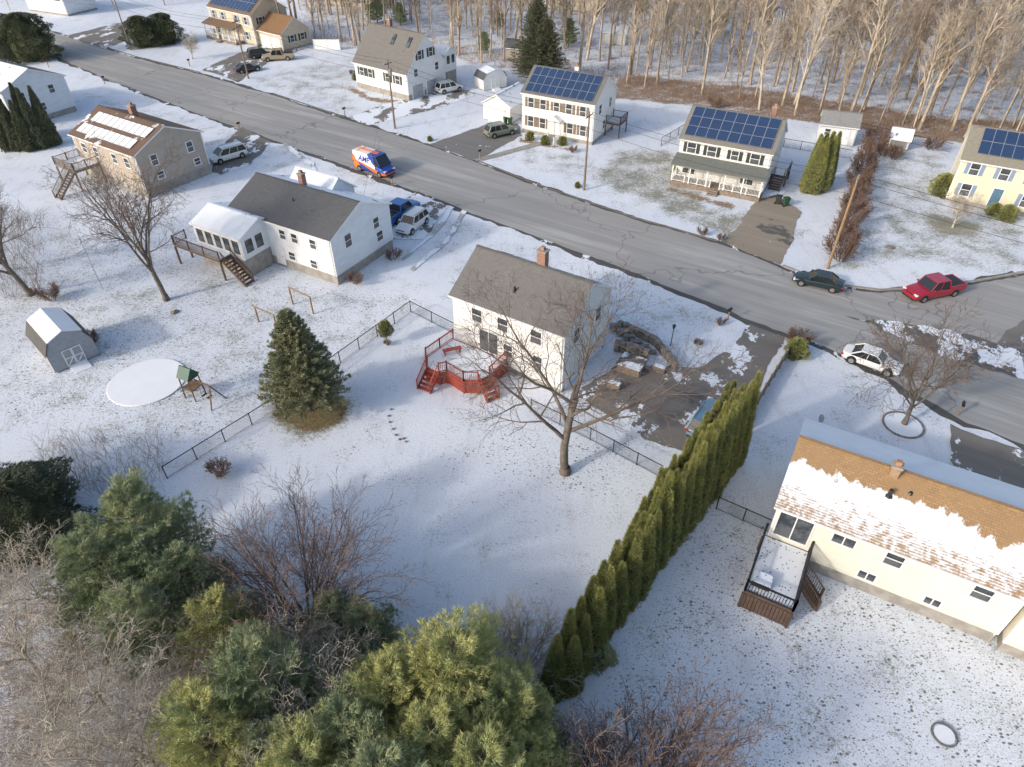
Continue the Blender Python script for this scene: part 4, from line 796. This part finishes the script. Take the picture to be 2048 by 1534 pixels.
# ---------- utility poles and wires
poles=[(262,100,9.5),(497,157,9.5),(790,257,9.5),(1168,380,9.5),(1655,537,10)]; tops_=[]
for i,(u,v,h_) in enumerate(poles):
    P=G(u,v); o=top('utility_pole','tall weathered wooden utility pole beside the road','utility pole',P,rad(-30),'utility poles along the road'); q=B(); q.cyl((0,0,0),(0,0,h_),.15,10,0,.1); q.done('pole',o,[BARKP if i!=4 else TAN])
    q=B(); q.beam((0,-.9,h_-.5),(0,.9,h_-.5),.1,.12); q.done('crossarm',o,[BARKP])
    for y in(-.8,.8): q=B(); q.cyl((0,y,h_-.44),(0,y,h_-.22),.05,8); q.done('insulator',o,[GS])
    if i==2: q=B(); q.cyl((.3,0,h_-2),(.3,0,h_-1.1),.22,12); q.done('transformer',o,[STEEL])
    tops_.append(P+Vector((0,0,h_)))
def wire(a,b_,sag,r=.02,lab='black overhead wire between utility poles'):
    n=18; S=[]; pr=None; o=top('power_line',lab,'wire',a,0,'overhead wires')
    for i in range(n+1):
        f=i/n; p=a.lerp(b_,f)-a-Vector((0,0,sag*4*f*(1-f)))
        if pr is not None: S.append((*pr,*p,r,r))
        pr=p
    obj('cable',segmesh('cable',S,4,[BLACK]),o)
ext=[tops_[0]+Vector((-45,26,0))]+tops_+[tops_[-1]+Vector((38,-27,0))]
for a,b_ in zip(ext[:-1],ext[1:]):
    for off_ in(Vector((.35,.7,-.25)),Vector((-.35,-.7,-.25)),Vector((0,0,-1.9))): wire(a+off_,b_+off_,.8)
for a,b_ in((tops_[3],loc2w(hG,hG['L'],1,5)),(tops_[4],loc2w(hH,hH['L'],1,5)),(tops_[2],loc2w(hF,11,0,4)),(tops_[2],loc2w(hB,10,9,5))): wire(a-Vector((0,0,.8)),b_,.5,.012,'service wire running to a house')
# ---------- vehicles
RUB=M('tyre_rubber',(.02,.02,.02),.8,.2); RIM=M('alloy_rim',(.4,.4,.42),.35,.1,4,.7); CG,t,b=nt('car_glass'); b.inputs['Base Color'].default_value=(.02,.025,.03,1); b.inputs['Roughness'].default_value=.06
HL=M('headlight_lens',(.7,.72,.75),.15,.05); TL=M('tail_light_lens',(.35,.02,.015),.25,.1); PC={}
def paint(nm,c):
    if nm not in PC: PC[nm]=M('paint_'+nm,c,.28,.06,2,0,coat=.5)
    return PC[nm]
q=B(); q.cyl((0,-.12,0),(0,.12,0),.34,20); TYM=q.mesh('tyre',[RUB]); q=B(); q.cyl((0,-.13,0),(0,.13,0),.22,12); RIMM=q.mesh('rim',[RIM])
SPEC={'sedan':(4.75,1.82,.93,.86,.90,1.44,1.0,.3,-.95,-1.75),'suv':(4.75,1.92,1.08,.98,1.05,1.72,1.15,.5,-1.85,-2.2),'minivan':(5.1,1.98,1.08,.95,1.05,1.76,1.6,.75,-2.1,-2.42),'pickup':(5.9,2.02,1.15,1.1,.95,1.9,1.3,.75,-.75,-.95),'van':(5.9,2.05,1.35,1.15,1.3,2.55,2.1,1.35,-2.75,-2.88)}
def car(kind,pm,u,v,hd,label,cat,grp=None,z=.6):
    Lc,W,belt,hood,tr,roof,xc,xf,xr,xb=SPEC[kind]; P=U(u,v,z); d=Vector((hd[0],hd[1],0)); o=top(cat.replace(' ','_'),label,cat,(P.x,P.y,.035),math.atan2(d.y,d.x),grp)
    h2=Lc/2; w=W/2; st=[(-h2,.78,.42,tr-.12),(-h2+.1,.92,.3,tr-.02),(-h2+.5,.99,.24,tr),(xb,1,.22,belt if kind!='pickup' else tr),(0,1,.22,belt),(xc,1,.22,belt-.01),(xc+.25,.99,.22,hood+.02),(h2-.55,.97,.24,hood-.05),(h2-.12,.88,.3,hood-.17),(h2,.72,.4,hood-.28)]
    q=B(); n=10
    for x,wf_,zb,zt in st:
        ww=w*wf_; zm=(zb+zt)/2
        for y,z_ in((-ww*.85,zb),(-ww*.98,zb+.1),(-ww,zm),(-ww*.97,zt-.12),(-ww*.86,zt),(ww*.86,zt),(ww*.97,zt-.12),(ww,zm),(ww*.98,zb+.1),(ww*.85,zb)): q.v.append((x,y,z_))
    for i in range(len(st)-1):
        for j in range(n): j2=(j+1)%n; q.f.append((i*n+j,(i+1)*n+j,(i+1)*n+j2,i*n+j2)); q.m.append(0)
    q.f.append(tuple(range(n))); q.m.append(0); q.f.append(tuple((len(st)-1)*n+i for i in reversed(range(n)))); q.m.append(0)
    bo=q.done('body',o,[pm],smooth=True); sm=bo.modifiers.new('s','SUBSURF'); sm.levels=2; sm.render_levels=2
    gb,gt=w*.90,w*.74
    if kind=='van': gt=w*.86; gb=w*.96
    if kind=='pickup': gt=w*.80
    def gr(b_,e,z0,z1,xx): b_.hexa([(xx[0]-e,-gb-e,z0),(xx[1]+e,-gb-e,z0),(xx[1]+e,gb+e,z0),(xx[0]-e,gb+e,z0),(xx[2]-e,-gt-e,z1),(xx[3]+e,-gt-e,z1),(xx[3]+e,gt+e,z1),(xx[2]-e,gt+e,z1)])
    q=B(); gr(q,0,belt-.08,roof-.05,(xb,xc,xr,xf)); q.done('window',o,[CG])
    q=B()
    if kind=='van':
        xs=xf-.25
        q.hexa([(xb-.03,-gb-.02,belt-.1),(xs,-gb-.02,belt-.1),(xs,gb+.02,belt-.1),(xb-.03,gb+.02,belt-.1),(xr-.03,-gt-.02,roof-.06),(xs-.15,-gt-.02,roof-.06),(xs-.15,gt+.02,roof-.06),(xr-.03,gt+.02,roof-.06)])
    q.box(xr-.06,xf+.06,-gt-.02,gt+.02,roof-.075,roof)
    for sg in(-1,1):
        q.beam((xc,sg*gb,belt-.05),(xf,sg*gt,roof-.04),.08,.08); q.beam((xb,sg*gb,belt-.05),(xr,sg*gt,roof-.04),.14 if kind!='sedan' else .1,.1)
        for f_ in((.5,) if kind in('sedan','pickup') else (.36,.68)): x=xc+(xb-xc)*f_; x2=xf+(xr-xf)*f_; q.beam((x,sg*gb,belt-.05),(x2,sg*gt,roof-.04),.05,.09)
    q.done('roof',o,[pm],bev=.03)
    for x in (h2*.62,-h2*.60):
        for sg in(-1,1):
            wo=obj('wheel',TYM,o,Matrix.Translation((x,sg*(w-.1),.34))); obj('rim',RIMM,wo)
            a_=B(); a_.cyl((x,sg*(w-.25),.40),(x,sg*(w-.005),.40),.41,18); a_.done('wheel_arch',o,[RUB])
    for sg in(-1,1):
        for nm,x,zz,mt in(('headlight',h2-.2,hood-.26,HL),('tail_light',-h2+.1,tr-.22,TL)):
            k=B(); k.box(x-.11,x+.11,sg*w*.72-.2,sg*w*.72+.2,zz-.08,zz+.08); k.done(nm,o,[mt],bev=.03)
        k=B(); k.box(xc-.3,xc-.12,sg*(w+.08)-.1,sg*(w+.08)+.1,belt,belt+.14); k.done('mirror',o,[pm],bev=.03)
    q=B(); q.box(h2-.12,h2-.02,-w*.45,w*.45,hood-.42,hood-.24); q.done('grille',o,[BLACK],bev=.02)
    q=B(); q.box(h2-.16,h2+.01,-w*.7,w*.7,.3,.44); q.done('bumper',o,[BLACK],bev=.03); q=B(); q.box(-h2-.01,-h2+.16,-w*.75,w*.75,.34,.48); q.done('bumper',o,[BLACK],bev=.03)
    if kind=='pickup':
        q=B(); e=xb-.06; q.box(-h2+.03,e,-w*.985,-w*.86,.72,1.24); q.box(-h2+.03,e,w*.86,w*.985,.72,1.24); q.box(-h2+.03,-h2+.13,-w*.86,w*.86,.55,1.235); q.box(e-.08,e,-w*.86,w*.86,.7,1.23); q.done('cargo_bed',o,[pm],bev=.02)
        q=B(); q.box(-h2+.14,e-.09,-w*.85,w*.85,1.15,1.21); q.done('bed_cover',o,[BLACK])
    if kind in('suv','minivan'):
        for sg in(-1,1): q=B(); q.beam((xr+.1,sg*gt*.9,roof+.06),(xf-.1,sg*gt*.9,roof+.06),.04,.05); q.done('roof_rail',o,[STEEL])
    return o
wp_=paint('white',(.75,.75,.74))
car('suv',wp_,825,446,(-.45,-.89),'white sport utility vehicle parked on a snowy driveway','car'); car('pickup',paint('blue',(.03,.16,.45)),800,424,(.5,.865),'bright blue pickup truck behind the ranch house','pickup truck')
car('minivan',wp_,456,310,(-.72,-.69),'white minivan beside the tan house','car'); car('suv',wp_,898,176,(.83,.56),'white sport utility vehicle outside a garage','car')
car('suv',paint('green_grey',(.19,.22,.17)),1000,262,(.86,.5),'grey green sport utility vehicle in a driveway','car'); car('sedan',paint('dark_teal',(.015,.03,.035)),1637,561,(-.9,.43),'dark teal sedan parked at the kerb','car')
car('pickup',paint('red',(.34,.014,.035)),1866,579,(-.95,-.3),'red pickup truck with black bed cover on the street','pickup truck'); car('sedan',wp_,1745,719,(.80,-.60),'white sedan parked beside the road','car')
car('suv',paint('pale_blue',(.14,.26,.36)),1416,838,(.55,.83),'pale blue car on the wet driveway','car')
car('sedan',paint('black',(.02,.02,.025)),495,136,(.8,.6),'dark sedan parked in a driveway','car'); car('suv',paint('dark_grey',(.03,.035,.045)),520,108,(.85,.5),'dark grey car parked near the porch','car'); car('pickup',paint('tan',(.33,.27,.18)),556,113,(-.98,-.2),'tan pickup truck parked beside a garage','pickup truck')
car('sedan',paint('bright_red',(.4,.02,.02)),36,48,(.8,-.6),'red car parked at the roadside','car')
m,t,b=nt('van_wrap'); cc=coord(t); s=t.nodes.new('ShaderNodeSeparateXYZ'); L(t,cc,s.inputs[0]); nz=mth(t,'MULTIPLY',mth(t,'SUBTRACT',noise(t,1.4,cc),.5),1.8)
xx=mth(t,'ADD',mth(t,'ADD',s.outputs[0],nz),mth(t,'MULTIPLY',s.outputs[2],.9)); cB=mixc(t,ramp(t,xx,2.2,2.25),(.78,.78,.78),(.02,.07,.35)); low=ramp(t,mth(t,'ADD',s.outputs[2],mth(t,'MULTIPLY',s.outputs[0],.16)),1.1,1.05)
cB=mixc(t,low,cB,(.75,.16,.02)); cB=mixc(t,ramp(t,mth(t,'ADD',s.outputs[2],mth(t,'MULTIPLY',s.outputs[0],.3)),.75,.70),cB,(.02,.06,.32)); cB=mixc(t,ramp(t,xx,-.9,-.95),cB,(.75,.2,.03)); L(t,cB,b.inputs['Base Color']); b.inputs['Roughness'].default_value=.3
van=car('van',m,748,326,(.80,-.60),'white orange and blue service van with ladder on its roof','van',None,1.2)
def text(s_,size,mat,M4,parent,name='lettering'):
    cu=bpy.data.curves.new('t','FONT'); cu.body=s_; cu.size=size; cu.extrude=.006; cu.align_x='CENTER'; cu.align_y='CENTER'; cu.shear=.2; cu.offset=.02
    to=bpy.data.objects.new('t',cu); COL.objects.link(to); dg=bpy.context.evaluated_depsgraph_get(); me=bpy.data.meshes.new_from_object(to.evaluated_get(dg)); bpy.data.objects.remove(to); me.materials.clear(); me.materials.append(mat); return obj(name,me,parent,M4)
w=2.05/2; BLUEP=paint('deep_blue',(.02,.05,.35)); ORP=paint('orange',(.8,.2,.02))
for sg in(-1,1):
    tilt=math.atan((w*.1)/1.2); RM=Matrix.Rotation(rad(90)-tilt,4,'X') if sg<0 else Matrix.Rotation(rad(180),4,'Z')@Matrix.Rotation(rad(90)-tilt,4,'X')
    base=Matrix.Translation((-.75,sg*(w*.925+.028),1.78)); q=B(); q.v=[(1.35*math.cos(i*math.tau/28),.5*math.sin(i*math.tau/28),0.0) for i in range(28)]; q.f=[tuple(range(28))]; q.m=[0]
    obj('logo_oval',q.mesh('logo_oval',[TRIM]),van,base@RM@Matrix.Translation((0,0,.012))); text('AMP',1.02,BLUEP,base@RM@Matrix.Translation((0,0,.03)),van)
q=B(); 
for y in(-.35,.05): q.beam((-2.5,y,2.75),(1.2,y,2.75),.06,.07)
for i in range(12): q.beam((-2.4+i*.32,-.35,2.75),(-2.4+i*.32,.05,2.75),.04,.04)
for x in(-2,.6): q.beam((x,-.8,2.66),(x,.8,2.66),.06,.06)
q.done('ladder',van,[ORP])
# ---------- yard objects
pd=top('covered_pool','round snow covered pool pad in the back yard','pool',G(295,764)); q=B(); q.prism([(3.05*math.cos(i*math.tau/40),3.05*math.sin(i*math.tau/40)) for i in range(40)],0,.10); q.done('cover',pd,[M('clean_snow',(.78,.81,.86),.8,.04,.8)],bev=.06)
def uframe(o,w_,h_): 
    for x in(-w_/2,w_/2): q=B(); q.beam((x,0,0),(x,0,h_),.12,.12); q.done('post',o,[TAN])
    q=B(); q.beam((-w_/2-.1,0,h_+.06),(w_/2+.1,0,h_+.06),.1,.1); q.done('crossbar',o,[TAN])
fr=top('swing_frame','wooden post frame standing in the snow','frame',G(536,652),rad(-32)); uframe(fr,2.4,1.6); fr2=top('swing_frame','wooden post frame standing in the snow','frame',G(606,618),rad(-35)); uframe(fr2,2.8,1.8)
ps_=top('playset','small wooden playset with green slide and canopy','playset',G(392,792),rad(-25)); ps_.scale=(.9,.9,.9); GR=M('green_plastic',(.012,.085,.065),.5,.2); BT=M('brown_playset_wood',(.22,.14,.08),.8,.3)
q=B(); 
for x,y in((-.6,-.6),(.6,-.6),(.6,.6),(-.6,.6)): q.beam((x,y,0),(x*.9,y*.9,2.5),.1,.1)
q.box(-.6,.6,-.6,.6,1.1,1.2); q.beam((.6,0,2.1),(2.3,0,2.0),.11,.11); q.beam((2.3,0,2),(2.7,.9,0),.1,.1); q.beam((2.3,0,2),(2.7,-.9,0),.1,.1); q.beam((.5,-.5,2.2),(.5,.5,2.2),.1,.1); q.done('frame',ps_,[BT])
q=B(); q.hexa([(-.65,-.7,2.4),(.65,-.7,2.4),(.65,.7,2.4),(-.65,.7,2.4),(-.65,-.05,3.3),(.65,-.05,3.3),(.65,.05,3.3),(-.65,.05,3.3)]); q.done('canopy',ps_,[GR]); q=B(); q.beam((-.6,0,1.15),(-1.9,0,.1),.5,.06); q.done('slide',ps_,[GR])
for x in(1.2,1.8):
    q=B(); q.box(x-.1,x+.1,-.27,.27,.57,.61); sw=q.done('swing',ps_,[BLACK])
    for y in(-.25,.25): q=B(); q.cyl((x,y,.6),(x,y*.9,2.05),.012,5); q.done('rope',sw,[BLACK])
fp=top('fire_pit_ring','round stone ring half buried in snow','ring',G(1888,1470)); q=B()
for i in range(22): a=i*math.tau/22; q.beam((.6*math.cos(a),.6*math.sin(a),.05),(.6*math.cos(a+.27),.6*math.sin(a+.27),.05),.06,.1)
q.done('rim',fp,[M('dark_ring',(.16,.16,.16))]); q=B(); q.prism([(.5*math.cos(i*.45),.5*math.sin(i*.45)) for i in range(14)],0,.07); q.done('cover',fp,[SNOW])
rk=top('garden_edging','curved low row of stones in the yard','edging',G(790,860)); q=B()
for i,(u,v) in enumerate(((782,820),(778,832),(780,845),(786,858),(792,870),(800,880),(808,878),(812,884))): c_=G(u,v); q.beam(c_+Vector((-.1,0,.04)),c_+Vector((.1,R.uniform(-.1,.1),.05)),.16,.1)
q.done('stones',rk,[STONE],True,.03)
def mailbox(u,v):
    o=top('mailbox','roadside mailbox on a wooden post','mailbox',G(u,v),rad(R.uniform(40,70))); q=B(); q.box(-.05,.05,-.05,.05,0,1.05); q.done('post',o,[TAN]); q=B(); q.box(-.25,.25,-.1,.1,1.05,1.2); q.cyl((-.25,0,1.2),(.25,0,1.2),.1,12); q.done('box',o,[BLACK]); q=B(); q.box(.05,.07,-.13,-.11,1.15,1.4); q.done('flag',o,[paint('bright_red',(.4,.02,.02))])
for u,v in((210,168),(380,133),(480,262),(690,232),(785,372),(960,318),(1455,640),(1915,830),(98,135)): mailbox(u,v)
def bin_(u,v,c,cn,g='household wheeled bins'):
    o=top('trash_bin',cn+' wheeled bin standing outdoors','bin',G(u,v),R.uniform(0,3),g); q=B(); q.hexa([(-.22,-.25,.05),(.22,-.25,.05),(.22,.25,.05),(-.22,.25,.05),(-.29,-.34,1),(.29,-.34,1),(.29,.34,1),(-.29,.34,1)]); q.done('bin',o,[c],bev=.02); q=B(); q.box(-.32,.32,-.37,.37,1.002,1.08); q.done('lid',o,[c],bev=.02); q=B(); q.cyl((-.3,.3,.1),(.3,.3,.1),.1,10); q.done('wheel',o,[RUB])
BG=M('dark_bin_plastic',(.03,.035,.03)); BG2=M('green_bin_plastic',(.03,.08,.04))
for u,v in((1555,408),(1570,412),(1020,250),(1012,248)): bin_(u,v,BG if u%2 else BG2,'dark' if u%2 else 'green')
lp=top('lamp_post','slim black garden lamp post in snow','lamp',G(1341,692)); q=B(); q.cyl((0,0,0),(0,0,1.9),.04,8); q.done('post',lp,[BLACK]); q=B(); q.cyl((0,0,1.9),(0,0,2.2),.1,8,0,.15); q.cyl((0,0,2.2),(0,0,2.35),.18,8,0,.02); q.done('lantern',lp,[BLACK])
fl=top('flag_pole','slim leaning pole in the snowy yard','pole',G(205,577)); q=B(); q.cyl((0,0,0),(-.6,.8,5.4),.035,8,0,.025); q.done('pole',fl,[STEEL])
dish=top('satellite_dish','small grey satellite dish on a post','dish',G(1632,858)); q=B(); q.cyl((0,0,0),(0,0,1),.03,8); q.done('post',dish,[STEEL]); q=B(); q.cyl((0,0,1.1),(.05,-.08,1.16),.12,16,0,.32); q.done('dish',dish,[STEEL])
for i,(u,v,s) in enumerate(((1780,496,.5),(350,625,.4),(1945,330,.3))):
    o=top('boulder','rounded grey boulder poking through the snow','rock',G(u,v),i); o.scale=(s,s*.8,s*.6); bpy.ops.mesh.primitive_ico_sphere_add(subdivisions=3,radius=1); k=bpy.context.object; k.name='stone'; k.parent=o
    for vv in k.data.vertices: vv.co*=1+.18*math.sin(vv.co.x*4+i)*math.cos(vv.co.y*5)
    k.data.materials.append(STONE)
